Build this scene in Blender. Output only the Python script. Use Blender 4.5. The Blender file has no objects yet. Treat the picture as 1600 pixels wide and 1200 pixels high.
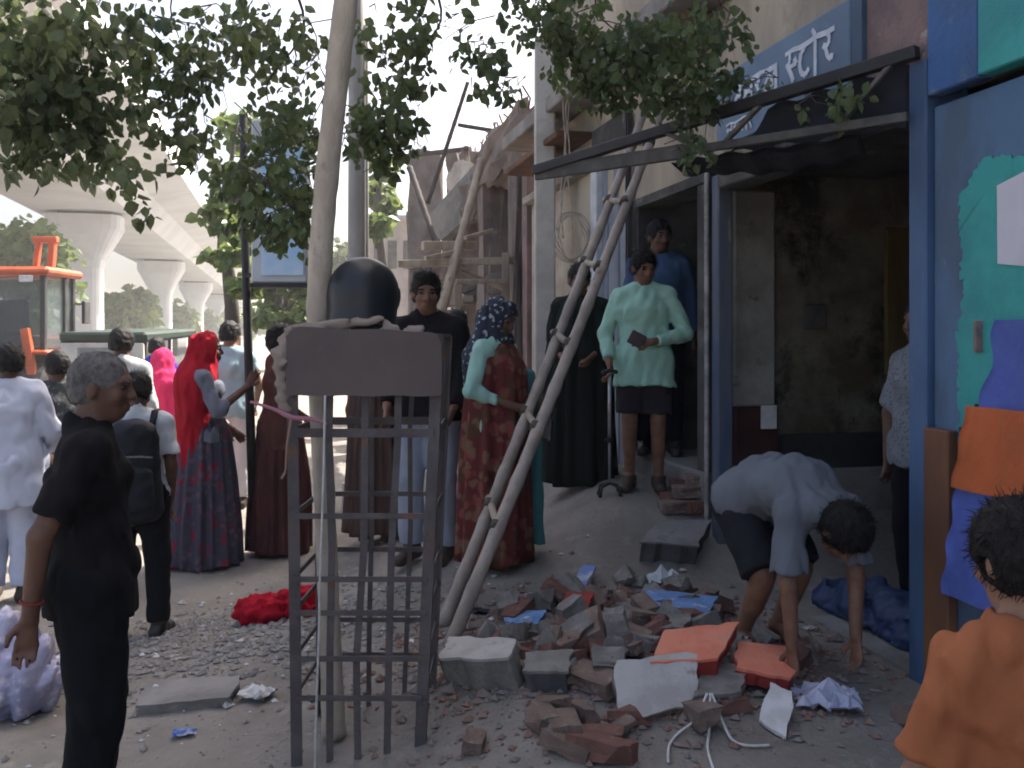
import bpy, bmesh, math, random
import numpy as np
from mathutils import Vector, Matrix
R = math.radians
rng = random.Random(7)
nrg = np.random.default_rng(11)
sc = bpy.context.scene
col = sc.collection

# ------------------------------------------------------------------ camera, sky, sun, exposure
EYE = 1.55; FPX = 1450.0; HOR = 530.0           # eye height, focal length and horizon in the photograph's pixels
cam_d = bpy.data.cameras.new('camera'); cam = bpy.data.objects.new('camera', cam_d); col.objects.link(cam)
cam.location = (0, 0, EYE); cam.rotation_euler = (R(90), 0, 0)
cam_d.sensor_width = 36; cam_d.lens = 36 * FPX / 1600; cam_d.shift_y = -(600 - HOR) / 1600
cam_d.clip_start = 0.05; cam_d.clip_end = 3000
sc.camera = cam
SUN_AZ = R(44)       # to the sun, measured from +Y (ahead) towards +X (right)
SUN_EL = R(52)
w = bpy.data.worlds.new('World'); sc.world = w; w.use_nodes = True
nt = w.node_tree
sky = nt.nodes.new('ShaderNodeTexSky'); sky.sky_type = 'NISHITA'; sky.sun_disc = False
sky.sun_elevation = SUN_EL; sky.sun_rotation = SUN_AZ
sky.air_density = 0.8; sky.dust_density = 7.0; sky.ozone_density = 0.0
bg = nt.nodes['Background']; bg.inputs['Strength'].default_value = 0.15
nt.links.new(sky.outputs[0], bg.inputs['Color'])
sun_d = bpy.data.lights.new('sun', 'SUN'); sun = bpy.data.objects.new('sun', sun_d); col.objects.link(sun)
sun_d.energy = 5.0; sun_d.angle = R(0.6); sun_d.color = (1.0, 0.95, 0.87)
sdir = Vector((math.sin(SUN_AZ) * math.cos(SUN_EL), math.cos(SUN_AZ) * math.cos(SUN_EL), math.sin(SUN_EL)))
sun.rotation_euler = sdir.to_track_quat('Z', 'Y').to_euler()
sc.view_settings.view_transform = 'Standard'; sc.view_settings.look = 'None'
sc.view_settings.gamma = 1; sc.view_settings.use_curve_mapping = False
sc.view_settings.exposure = 1.5
try:
    sc.cycles.filter_width = 1.9
    sc.cycles.use_denoising = True
    sc.cycles.max_bounces = 6
    sc.cycles.volume_bounces = 0
    sc.cycles.transparent_max_bounces = 8
    sc.cycles.use_adaptive_sampling = True
    sc.cycles.adaptive_threshold = 0.025
except Exception:
    pass

# ------------------------------------------------------------------ materials
MATS = {}
def new_mat(name):
    m = bpy.data.materials.new(name); m.use_nodes = True
    return m, m.node_tree.nodes, m.node_tree.links, m.node_tree.nodes['Principled BSDF']
def srgb(r, g, b):
    f = lambda c: ((c / 255 + 0.055) / 1.055) ** 2.4 if c > 10 else c / 255 / 12.92
    return (f(r), f(g), f(b))
def M(name, c1, c2=None, c3=None, scale=4.0, rough=0.75, bump=0.0, bscale=30.0, metal=0.0, thr=(0.42, 0.58), thr3=(0.6, 0.66), scale3=None, stretch=None, spec=0.35, coat=0.0):
    """procedural surface: c1/c2 mixed by soft noise, c3 in sharp-edged patches (chips, stains), fine bump"""
    if name in MATS: return MATS[name]
    m, N, L, P = new_mat(name)
    c2 = c2 or tuple(c * 0.72 for c in c1)
    tc = N.new('ShaderNodeTexCoord'); src = tc.outputs['Object']
    if stretch:
        mp = N.new('ShaderNodeMapping'); mp.inputs['Scale'].default_value = stretch
        L.new(src, mp.inputs['Vector']); src = mp.outputs[0]
    n1 = N.new('ShaderNodeTexNoise'); n1.inputs['Scale'].default_value = scale; n1.inputs['Detail'].default_value = 6; n1.inputs['Roughness'].default_value = 0.62
    L.new(src, n1.inputs['Vector'])
    r1 = N.new('ShaderNodeMapRange'); r1.inputs['From Min'].default_value = thr[0]; r1.inputs['From Max'].default_value = thr[1]
    L.new(n1.outputs['Fac'], r1.inputs['Value'])
    mx = N.new('ShaderNodeMix'); mx.data_type = 'RGBA'
    mx.inputs['A'].default_value = (*c1, 1); mx.inputs['B'].default_value = (*c2, 1)
    L.new(r1.outputs[0], mx.inputs['Factor']); out = mx.outputs['Result']
    if c3:
        n3 = N.new('ShaderNodeTexNoise'); n3.inputs['Scale'].default_value = scale3 or scale * 1.7; n3.inputs['Detail'].default_value = 8; n3.inputs['Roughness'].default_value = 0.7
        mp3 = N.new('ShaderNodeMapping'); mp3.inputs['Location'].default_value = (3.7, 1.3, 9.1); L.new(src, mp3.inputs['Vector']); L.new(mp3.outputs[0], n3.inputs['Vector'])
        r3 = N.new('ShaderNodeMapRange'); r3.inputs['From Min'].default_value = thr3[0]; r3.inputs['From Max'].default_value = thr3[1]
        L.new(n3.outputs['Fac'], r3.inputs['Value'])
        m3 = N.new('ShaderNodeMix'); m3.data_type = 'RGBA'; m3.inputs['B'].default_value = (*c3, 1)
        L.new(out, m3.inputs['A']); L.new(r3.outputs[0], m3.inputs['Factor']); out = m3.outputs['Result']
    L.new(out, P.inputs['Base Color'])
    P.inputs['Roughness'].default_value = rough; P.inputs['Metallic'].default_value = metal
    P.inputs['Specular IOR Level'].default_value = spec
    if coat: P.inputs['Coat Weight'].default_value = coat
    if bump:
        nb = N.new('ShaderNodeTexNoise'); nb.inputs['Scale'].default_value = bscale; nb.inputs['Detail'].default_value = 7; nb.inputs['Roughness'].default_value = 0.65
        L.new(src, nb.inputs['Vector'])
        b = N.new('ShaderNodeBump'); b.inputs['Strength'].default_value = bump; b.inputs['Distance'].default_value = 0.02
        L.new(nb.outputs['Fac'], b.inputs['Height']); L.new(b.outputs[0], P.inputs['Normal'])
    MATS[name] = m
    return m
def M_leaf(name, c1, c2, trans=0.35):
    if name in MATS: return MATS[name]
    m, N, L, P = new_mat(name)
    tc = N.new('ShaderNodeTexCoord'); n1 = N.new('ShaderNodeTexNoise'); n1.inputs['Scale'].default_value = 3.1; n1.inputs['Detail'].default_value = 4
    geo = N.new('ShaderNodeNewGeometry'); L.new(geo.outputs['Position'], n1.inputs['Vector'])
    rr = N.new('ShaderNodeMapRange'); rr.inputs['From Min'].default_value = 0.35; rr.inputs['From Max'].default_value = 0.65; L.new(n1.outputs['Fac'], rr.inputs['Value'])
    mx = N.new('ShaderNodeMix'); mx.data_type = 'RGBA'; mx.inputs['A'].default_value = (*c1, 1); mx.inputs['B'].default_value = (*c2, 1)
    L.new(rr.outputs[0], mx.inputs['Factor']); L.new(mx.outputs['Result'], P.inputs['Base Color'])
    P.inputs['Roughness'].default_value = 0.42; P.inputs['Specular IOR Level'].default_value = 0.4
    tr = N.new('ShaderNodeBsdfTranslucent'); hs = N.new('ShaderNodeHueSaturation'); hs.inputs['Value'].default_value = 1.5; hs.inputs['Hue'].default_value = 0.47
    L.new(mx.outputs['Result'], hs.inputs['Color']); L.new(hs.outputs[0], tr.inputs['Color'])
    ms = N.new('ShaderNodeMixShader'); ms.inputs[0].default_value = trans
    L.new(P.outputs[0], ms.inputs[1]); L.new(tr.outputs[0], ms.inputs[2])
    L.new(ms.outputs[0], N['Material Output'].inputs['Surface'])
    MATS[name] = m; return m
def M_print(name, base, spots, scale=22.0, rough=0.8, thr=0.42, base2=None):
    """printed cloth: several layers of voronoi motifs over a plain ground"""
    if name in MATS: return MATS[name]
    m, N, L, P = new_mat(name)
    tc = N.new('ShaderNodeTexCoord'); src = tc.outputs['Object']
    nw = N.new('ShaderNodeTexNoise'); nw.inputs['Scale'].default_value = 9; L.new(src, nw.inputs['Vector'])
    mxv = N.new('ShaderNodeMix'); mxv.data_type = 'VECTOR'; mxv.inputs['Factor'].default_value = 0.08
    L.new(src, mxv.inputs['A']); L.new(nw.outputs['Color'], mxv.inputs['B']); src = mxv.outputs['Result']
    n0 = N.new('ShaderNodeTexNoise'); n0.inputs['Scale'].default_value = 5; L.new(src, n0.inputs['Vector'])
    mx = N.new('ShaderNodeMix'); mx.data_type = 'RGBA'; mx.inputs['A'].default_value = (*base, 1); mx.inputs['B'].default_value = (*(base2 or tuple(c * 0.6 for c in base)), 1)
    L.new(n0.outputs['Fac'], mx.inputs['Factor']); out = mx.outputs['Result']
    for i, c in enumerate(spots):
        v = N.new('ShaderNodeTexVoronoi'); v.inputs['Scale'].default_value = scale * (1 + 0.45 * i); v.inputs['Randomness'].default_value = 1
        mp = N.new('ShaderNodeMapping'); mp.inputs['Location'].default_value = (i * 5.3, i * 2.1, i * 7.7); L.new(src, mp.inputs['Vector']); L.new(mp.outputs[0], v.inputs['Vector'])
        lt = N.new('ShaderNodeMapRange'); lt.inputs['From Min'].default_value = thr * 0.85; lt.inputs['From Max'].default_value = thr * 0.6; L.new(v.outputs['Distance'], lt.inputs['Value'])
        q = N.new('ShaderNodeMix'); q.data_type = 'RGBA'; q.inputs['B'].default_value = (*c, 1); L.new(out, q.inputs['A']); L.new(lt.outputs[0], q.inputs['Factor']); out = q.outputs['Result']
    L.new(out, P.inputs['Base Color']); P.inputs['Roughness'].default_value = rough; P.inputs['Specular IOR Level'].default_value = 0.2
    MATS[name] = m; return m
def M_glass(name, tint=(0.5, 0.6, 0.62), rough=0.08, alpha=0.45):
    if name in MATS: return MATS[name]
    m, N, L, P = new_mat(name)
    P.inputs['Base Color'].default_value = (*tint, 1); P.inputs['Roughness'].default_value = rough
    n = N.new('ShaderNodeTexNoise'); n.inputs['Scale'].default_value = 4
    rr = N.new('ShaderNodeMapRange'); rr.inputs['To Min'].default_value = alpha - 0.15; rr.inputs['To Max'].default_value = alpha + 0.15
    L.new(n.outputs['Fac'], rr.inputs['Value']); L.new(rr.outputs[0], P.inputs['Alpha'])
    MATS[name] = m; return m

# ------------------------------------------------------------------ object helpers
def tag(o, label=None, cat=None, group=None, kind=None):
    if label: o['label'] = label
    if cat: o['category'] = cat
    if group: o['group'] = group
    if kind: o['kind'] = kind
    return o
def thing(name, loc=(0, 0, 0), label=None, cat=None, group=None, rz=0.0, scale=1.0):
    o = bpy.data.objects.new(name, None); col.objects.link(o)
    o.empty_display_size = 0.1
    o.location = loc; o.rotation_euler = (0, 0, rz); o.scale = (scale,) * 3
    return tag(o, label, cat, group)
def link(name, me, mat, parent=None, smooth=False):
    o = bpy.data.objects.new(name, me); col.objects.link(o)
    if mat is not None and not me.materials: me.materials.append(mat)
    if parent is not None: o.parent = parent
    if smooth: me.polygons.foreach_set('use_smooth', [True] * len(me.polygons))
    return o
def put(name, verts, faces, mat, parent=None, smooth=False, bevel=0.0, seg=1, local=False):
    """link a mesh given in world coordinates (local=True: in its parent's)"""
    V = np.asarray(verts, float)
    off = np.zeros(3)
    if not local:
        if parent is not None:
            p = parent; off = np.array(p.location)
            while p.parent: p = p.parent; off = off + np.array(p.location)
        else:
            off = np.array([(V[:, 0].min() + V[:, 0].max()) / 2, (V[:, 1].min() + V[:, 1].max()) / 2, V[:, 2].min()])
    me = bpy.data.meshes.new(name)
    me.from_pydata([tuple(v) for v in (V - off)], [], [tuple(f) for f in faces])
    if bevel:
        bm = bmesh.new(); bm.from_mesh(me); bmesh.ops.recalc_face_normals(bm, faces=bm.faces)
        bmesh.ops.bevel(bm, geom=[e for e in bm.edges if len(e.link_faces) == 2 and e.calc_face_angle(0) > 0.5], offset=bevel, segments=seg, affect='EDGES', clamp_overlap=True)
        bm.to_mesh(me); bm.free()
    me.validate(); me.update()
    o = link(name, me, mat, parent, smooth)
    if parent is None: o.location = off
    return o
BOXF = [(0, 3, 2, 1), (4, 5, 6, 7), (0, 1, 5, 4), (1, 2, 6, 5), (2, 3, 7, 6), (3, 0, 4, 7)]
class MB:
    """collects pieces in world coordinates"""
    def __init__(s): s.v = []; s.f = []
    def add(s, V, F):
        b = len(s.v); s.v += [tuple(v) for v in V]; s.f += [tuple(i + b for i in f) for f in F]; return s
    def hexa(s, c8): return s.add(c8, BOXF)
    def box(s, x0, x1, y0, y1, z0, z1):
        return s.hexa([(x0, y0, z0), (x1, y0, z0), (x1, y1, z0), (x0, y1, z0), (x0, y0, z1), (x1, y0, z1), (x1, y1, z1), (x0, y1, z1)])
    def bar(s, a, b, w, h=None, up=(0, 0, 1)):
        h = h or w; a = Vector(a); b = Vector(b); d = (b - a).normalized(); up = Vector(up)
        if abs(d.dot(up)) > 0.97: up = Vector((0, 1, 0))
        x = d.cross(up).normalized(); y = x.cross(d)
        c = []
        for p in (a, b):
            for sx, sy in ((-1, -1), (1, -1), (1, 1), (-1, 1)): c.append(p + x * (sx * w / 2) + y * (sy * h / 2))
        return s.add(c, [(0, 3, 2, 1), (4, 5, 6, 7), (0, 1, 5, 4), (1, 2, 6, 5), (2, 3, 7, 6), (3, 0, 4, 7)])
    def tube(s, pts, rad, n=8, caps=True, wob=0.0):
        pts = [Vector(p) for p in pts]; m = len(pts)
        rads = rad if isinstance(rad, (list, tuple)) else [rad] * m
        V = []; F = []; pu = None
        for i, p in enumerate(pts):
            d = (pts[min(i + 1, m - 1)] - pts[max(i - 1, 0)]).normalized()
            if pu is None: pu = Vector((0, 0, 1)) if abs(d.z) < 0.9 else Vector((1, 0, 0))
            x = d.cross(pu).normalized(); y = x.cross(d); pu = y
            for k in range(n):
                t = 2 * math.pi * k / n; r = rads[i] * (1 + wob * (rng.random() - 0.5))
                V.append(p + x * (math.cos(t) * r) + y * (math.sin(t) * r))
        for i in range(m - 1):
            for k in range(n): F.append((i * n + k, i * n + (k + 1) % n, (i + 1) * n + (k + 1) % n, (i + 1) * n + k))
        if caps: F.append(tuple(range(n - 1, -1, -1))); F.append(tuple((m - 1) * n + k for k in range(n)))
        return s.add(V, F)
    def build(s, name, mat, parent=None, **k): return put(name, s.v, s.f, mat, parent, **k)
def P(px, py, d): return Vector(((px - 800) / FPX * d, d, EYE - (py - HOR) / FPX * d))

# ------------------------------------------------------------------ the frame of the street: facade line on the right
F0 = Vector((1.72, 3.89, 0)); T = Vector((-0.2343, 0.9722, 0)); NN = Vector((-0.9722, -0.2343, 0))
def F(u, out, z): return F0 + T * u + NN * out + Vector((0, 0, z))
def fhex(u0, u1, o0, o1, z0, z1):
    return [F(u0, o0, z0), F(u1, o0, z0), F(u1, o1, z0), F(u0, o1, z0), F(u0, o0, z1), F(u1, o0, z1), F(u1, o1, z1), F(u0, o1, z1)]
def fbox(name, u0, u1, o0, o1, z0, z1, mat, parent=None, bevel=0.0):
    V = fhex(u0, u1, o0, o1, z0, z1)
    return put(name, V, BOXF, mat, parent, bevel=bevel)
def sst(a, b, x):
    t = np.clip((x - a) / (b - a), 0, 1); return t * t * (3 - 2 * t)
def wav(x, y, s=0.0):
    return (np.sin(x * 2.1 + 1.3 * np.sin(y * 1.7 + s) + s) + np.sin(y * 2.9 - 1.1 * np.sin(x * 1.3) + 2 * s) + 0.6 * np.sin(x * 5.7 + y * 4.3 + 3 * s) + 0.5 * np.sin(x * 9.1 - y * 7.7 + s)) / 3
def g(x, y):
    """height of the ground"""
    x = np.asarray(x, float); y = np.asarray(y, float)
    z = -0.13 + 0.25 * sst(-2.2, 0.3, x) + 0.09 * sst(4.5, 6.0, y) * sst(-1.6, -0.2, x) * (1 - sst(9, 14, y))
    z = z + 0.33 * sst(5.2, 6.25, y - 0.25 * (x - 0.9)) * sst(0.0, 0.75, x) * (1 - sst(12, 16, y))
    z = z + 0.10 * np.exp(-(((x - 0.62) / 0.62) ** 2 + ((y - 4.1) / 0.75) ** 2))          # the heap
    z = z + 0.05 * np.exp(-(((x - 0.05) / 0.4) ** 2 + ((y - 3.75) / 0.4) ** 2))
    z = z + 0.06 * np.exp(-(((x + 1.5) / 0.7) ** 2 + ((y - 4.9) / 0.6) ** 2))             # gravelly bump on the left
    z = z - 0.07 * np.exp(-(((x + 0.56) / 0.55) ** 2 + ((y - 3.45) / 0.5) ** 2))          # tree pit
    near = (1 - sst(14, 30, np.abs(y))) * (1 - sst(10, 25, np.abs(x)))
    return z + 0.016 * wav(x * 1.3, y * 1.3, 0.4) * near + 0.006 * wav(x * 4.7, y * 4.7, 2.0) * near
def gz(x, y): return float(g(x, y))
def ghit(px, py):
    lo, hi = 0.6, 60.0
    f = lambda d: EYE - (py - HOR) / FPX * d - gz((px - 800) / FPX * d, d)
    for _ in range(60):
        m = (lo + hi) / 2
        if f(m) > 0: lo = m
        else: hi = m
    return P(px, py, lo)
# ------------------------------------------------------------------ ground
def axis(dense0, dense1, step, lo, hi, grow=1.22):
    a = list(np.arange(dense0, dense1 + 1e-6, step)); s = step; x = a[-1]
    while x < hi: s *= grow; x += s; a.append(x)
    s = step; x = a[0]; pre = []
    while x > lo: s *= grow; x -= s; pre.append(x)
    return np.array(pre[::-1] + a)
gx = axis(-3.6, 2.4, 0.035, -600, 600); gy = axis(2.2, 8.0, 0.035, -60, 1200)
GX, GY = np.meshgrid(gx, gy, indexing='ij'); GZ = g(GX, GY)
nx, ny = GX.shape
gv = np.stack([GX.ravel(), GY.ravel(), GZ.ravel()], 1)
ii, jj = np.meshgrid(np.arange(nx - 1), np.arange(ny - 1), indexing='ij')
a0 = (ii * ny + jj).ravel(); gf = np.stack([a0, a0 + ny, a0 + ny + 1, a0 + 1], 1)
m_ground = M('ground_dust', (0.255, 0.232, 0.205), (0.195, 0.176, 0.155), (0.31, 0.288, 0.258), scale=1.3, rough=0.95, bump=0.75, bscale=26, scale3=7.0, thr3=(0.56, 0.72), spec=0.15)
me = bpy.data.meshes.new('ground'); me.from_pydata(gv.tolist(), [], gf.tolist()); me.update()
o = link('ground', me, m_ground, smooth=True); tag(o, kind='structure')
# the carriageway beyond the crowd, a sheet just above the ground, and its kerb
def strip(name, c0, c1, y0, y1, z, mat, n=60):
    V = []; Fc = []
    for i in range(n + 1):
        s = y0 + (y1 - y0) * (i / n) ** 1.6
        for c in (c0, c1):
            p = Vector((0, 0, 0)) + T * s - Vector((0.9722, 0.2343, 0)) * c
            V.append((p.x, p.y, z))
    for i in range(n): Fc.append((2 * i, 2 * i + 1, 2 * i + 3, 2 * i + 2))
    return put(name, V, Fc, mat)
m_asph = M('asphalt_road', (0.16, 0.155, 0.15), (0.115, 0.11, 0.108), (0.24, 0.23, 0.215), scale=0.5, rough=0.9, bump=0.4, bscale=60, spec=0.2)
road = strip('road', 4.6, 17.5, -20, 420, -0.085, m_asph); tag(road, kind='structure')
kerbs = thing('kerb', tuple(-Vector((0.9722, 0.2343, 0)) * 4.5 + T * 8), None); tag(kerbs, kind='structure')
m_kerb = M('kerb_stone', (0.42, 0.39, 0.34), (0.30, 0.28, 0.25), scale=2.5, rough=0.9, bump=0.4, bscale=30)
def lat(c, s, z): return T * s - Vector((0.9722, 0.2343, 0)) * c + Vector((0, 0, z))
for i in range(26):
    s0 = 6.6 + i * 1.0; j = (rng.random() - 0.5) * 0.03
    b = MB(); b.hexa([lat(4.62 + j, s0, -0.16), lat(4.62 + j, s0 + 0.97, -0.16), lat(4.42 + j, s0 + 0.97, -0.16), lat(4.42 + j, s0, -0.16),
                      lat(4.60 + j, s0, 0.04), lat(4.60 + j, s0 + 0.97, 0.04), lat(4.43 + j, s0 + 0.97, 0.04), lat(4.43 + j, s0, 0.04)])
    b.build('kerb_stone', m_kerb, kerbs, bevel=0.012)

# ------------------------------------------------------------------ the shop building on the right
m_beige = M('beige_plaster', (0.39, 0.335, 0.26), (0.27, 0.235, 0.185), (0.15, 0.13, 0.11), scale=1.6, rough=0.92, bump=0.45, bscale=22, thr3=(0.54, 0.72), stretch=(1, 1, .5))
m_pink = M('weathered_pink_plaster', (0.24, 0.165, 0.15), (0.155, 0.115, 0.11), (0.36, 0.31, 0.27), scale=2.6, rough=0.92, bump=0.4, bscale=24, thr3=(0.62, 0.66))
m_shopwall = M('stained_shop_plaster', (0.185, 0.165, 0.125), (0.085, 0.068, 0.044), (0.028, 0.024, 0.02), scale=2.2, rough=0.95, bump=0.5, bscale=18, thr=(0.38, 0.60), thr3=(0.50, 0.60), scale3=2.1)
m_pale = M('pale_limewash', (0.30, 0.285, 0.255), (0.20, 0.185, 0.16), (0.10, 0.09, 0.075), scale=2.4, rough=0.93, bump=0.35, bscale=25, thr3=(0.62, 0.70))
m_bluep = M('blue_door_paint', (0.062, 0.125, 0.24), (0.045, 0.085, 0.165), (0.19, 0.215, 0.24), scale=3.0, rough=0.55, bump=0.15, bscale=30, thr3=(0.66, 0.69), scale3=9, stretch=(1, 1, 0.3))
m_bluebright = M('bright_blue_paint', (0.04, 0.115, 0.29), (0.04, 0.09, 0.21), (0.13, 0.19, 0.29), scale=2.2, rough=0.6, bump=0.25, thr3=(0.56, 0.70), scale3=5)
m_teal = M('teal_wall_paint', (0.045, 0.33, 0.31), (0.035, 0.25, 0.25), (0.12, 0.14, 0.16), scale=2.5, rough=0.6, bump=0.2, thr3=(0.665, 0.69), scale3=7)
m_slate = M('slate_blue_paint', (0.095, 0.125, 0.16), (0.075, 0.10, 0.14), (0.20, 0.19, 0.20), scale=3, rough=0.6, bump=0.2, thr3=(0.70, 0.72), scale3=10)
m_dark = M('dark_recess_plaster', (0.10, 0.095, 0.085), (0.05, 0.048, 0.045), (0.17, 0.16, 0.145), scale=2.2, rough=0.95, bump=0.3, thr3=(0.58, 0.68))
m_conc = M('raw_concrete', (0.25, 0.24, 0.225), (0.17, 0.16, 0.15), (0.11, 0.10, 0.095), scale=2.2, rough=0.93, bump=0.45, bscale=20, thr3=(0.62, 0.72))
m_rust = M('rusted_iron', (0.13, 0.06, 0.03), (0.075, 0.04, 0.028), (0.06, 0.055, 0.05), scale=5, rough=0.8, bump=0.25, bscale=60)
m_rustpanel = M('rust_orange_sheet', (0.205, 0.088, 0.04), (0.13, 0.058, 0.032), (0.075, 0.065, 0.055), scale=2.2, rough=0.7, bump=0.15, thr3=(0.61, 0.72), stretch=(1, 1, 0.5))
m_iron = M('dark_iron', (0.028, 0.026, 0.026), (0.02, 0.019, 0.02), (0.06, 0.042, 0.034), scale=9, rough=0.6, bump=0.1, thr3=(0.64, 0.7), spec=0.4)
shop = thing('shop_building', tuple(F(2.5, 0, 0.1)), 'beige and blue painted shop building with an open dark shop front on the right', 'building')
fbox('upper_wall', -6, 5.7, -0.25, -0.01, 2.62, 7.4, m_beige, shop)
fbox('side_wall', 6.4, 6.62, -5, 0.06, -0.3, 3.9, m_pink, shop)
fbox('roof', -6, 5.9, -5, 0.35, 7.4, 7.6, m_conc, shop)
fbox('brown_wall_panel', -0.09, 0.34, -0.02, 0.03, 2.62, 3.9, m_pink, shop)
fbox('fascia', -0.385, -0.10, -0.02, 0.055, 2.54, 3.6, m_bluebright, shop, bevel=0.006)
fbox('fascia_end', -3.0, -0.387, -0.02, 0.058, 2.545, 3.6, m_teal, shop, bevel=0.006)
# balcony slab over the shops
fbox('balcony_slab', 1.75, 6.5, 0.0, 0.32, 3.60, 3.74, m_conc, shop, bevel=0.01)
fbox('slab_soffit_beam', 1.95, 2.25, 0.0, 0.18, 3.38, 3.597, m_rust, shop)
# interior room of the open shop
fbox('shop_floor', -0.5, 2.1, -3.2, -0.002, -0.2, 0.13, m_conc, shop)
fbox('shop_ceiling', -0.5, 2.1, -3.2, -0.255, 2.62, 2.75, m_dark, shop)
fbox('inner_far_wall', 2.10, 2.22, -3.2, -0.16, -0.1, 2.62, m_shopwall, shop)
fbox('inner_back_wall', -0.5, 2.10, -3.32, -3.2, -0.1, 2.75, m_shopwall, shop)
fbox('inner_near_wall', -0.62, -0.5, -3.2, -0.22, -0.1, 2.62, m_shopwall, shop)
fbox('pilaster', 2.02, 2.099, -0.46, -0.17, 1.12, 2.50, m_pale, shop, bevel=0.012)
m_maroon = M('dark_maroon_paint', (0.055, 0.016, 0.014), (0.035, 0.012, 0.011), (0.085, 0.06, 0.05), scale=3, rough=0.7, bump=0.2, thr3=(0.66, 0.7))
fbox('painted_dado', 2.01, 2.099, -0.48, -0.17, 0.13, 1.115, m_maroon, shop, bevel=0.012)
m_ochre = M('brown_ochre_cloth', (0.13, 0.095, 0.03), (0.085, 0.06, 0.024), (0.16, 0.12, 0.055), scale=2.5, rough=0.95, bump=0.3, stretch=(2, 2, 0.5))
fbox('wall_lining', 2.066, 2.099, -1.75, -1.30, 1.30, 2.3, m_ochre, shop, bevel=0.015)
for k, (i0, i1, z0, z1) in enumerate([(-0.86, -0.70, 1.62, 1.78)]):
    fbox('meter_box', 2.07, 2.099, i0, i1, z0, z1, m_dark if k < 2 else m_shopwall, shop, bevel=0.006)
fbox('lower_wall_dado', 2.08, 2.099, -3.19, -0.485, 0.13, 0.93, M('dark_green_dado', (0.035, 0.04, 0.036), (0.022, 0.024, 0.024), scale=2.5, rough=0.8, bump=0.3), shop)
# door frame posts of the open shop
fbox('door_post', -0.085, 0.025, -0.16, 0.05, -0.1, 2.70, m_bluep, shop, bevel=0.008)
fbox('door_post', 1.84, 1.93, -0.07, 0.03, -0.1, 2.56, M('worn_blue_post', (0.055, 0.085, 0.15), (0.10, 0.11, 0.125), (0.22, 0.22, 0.22), scale=4, rough=.6, bump=.2, thr3=(.60, .66), stretch=(2, 2, .25)), shop, bevel=0.008)
fbox('lintel', 0.027, 1.838, -0.15, 0.03, 2.47, 2.618, m_dark, shop, bevel=0.008)
fbox('shutter_track', 0.028, 0.058, -0.12, -0.04, 0.1, 2.46, m_iron, shop)
fbox('rain_pipe', 1.99, 2.022, 0.01, 0.042, 0.2, 2.62, M('white_pipe', (0.36, 0.35, 0.33), (0.20, 0.19, 0.18), scale=6, rough=0.5, bump=0.1), shop, bevel=0.012)
# steps/wall right of the opening
fbox('near_wall', -6, -0.62, -0.22, -0.01, -0.1, 2.515, m_slate, shop)
fbox('metal_door', -0.60, -0.09, -0.06, 0.015, 0.12, 2.50, M('weathered_mid_blue', (0.085, 0.155, 0.26), (0.075, 0.115, 0.175), (0.24, 0.23, 0.24), scale=3.5, rough=0.6, bump=0.25, bscale=24, thr3=(0.66, 0.70), scale3=8, stretch=(1, 1, .5)), shop, bevel=0.006)
fbox('kick_panel', -0.235, -0.0875, 0.0175, 0.065, 0.08, 1.19, m_rustpanel, shop, bevel=0.006)
def fpatch(name, pts, out, th, mat, parent=shop):
    """flat polygon on the facade, pts in (u, z)"""
    n = len(pts); V = [F(u, out, z) for u, z in pts] + [F(u, out + th, z) for u, z in pts]
    Fc = [tuple(range(n)), tuple(range(2 * n - 1, n - 1, -1))] + [(i, n + i, n + (i + 1) % n, (i + 1) % n) for i in range(n)]
    return put(name, V, Fc, mat, parent)
def jag(pts, amp, per=0.04):
    out = []
    for i in range(len(pts)):
        a = pts[i]; b = pts[(i + 1) % len(pts)]; L = math.hypot(b[0] - a[0], b[1] - a[1]); n = max(1, int(L / per))
        for k in range(n):
            t = k / n; s = amp if 0 < k else 0
            out.append((a[0] + (b[0] - a[0]) * t + (rng.random() - 0.5) * s, a[1] + (b[1] - a[1]) * t + (rng.random() - 0.5) * s))
    return out
fpatch('teal_paint_patch', jag([(-0.245, 2.12), (-0.38, 2.24), (-0.597, 2.2), (-0.597, 0.55), (-0.40, 0.62), (-0.30, 0.85), (-0.24, 1.1), (-0.235, 1.62), (-0.262, 1.66)], 0.03, 0.013), 0.016, 0.004, m_teal)
m_hasp = m_iron
b = MB(); b.bar(F(-0.36, 0.03, 1.62), F(-0.36, 0.03, 1.5), 0.03, 0.02); b.build('door_bolt', M('red_grey_bolt', (0.25, 0.16, 0.15), (0.14, 0.12, 0.12), scale=20, rough=0.5), shop, bevel=0.003)
b = MB(); b.tube([F(-0.40 + 0.045 * math.cos(t), 0.035, 1.285 + 0.055 * math.sin(t)) for t in np.linspace(1.4, 6.6, 14)], 0.008, 8); b.build('padlock_ring', m_iron, shop, smooth=True)
b = MB(); b.bar(F(-0.27, 0.035, 1.20), F(-0.40, 0.035, 1.19), 0.02); b.bar(F(-0.3, 0.035, 1.2), F(-0.3, 0.035, 1.10), 0.02); b.build('hasp', m_iron, shop, bevel=0.002)
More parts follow.
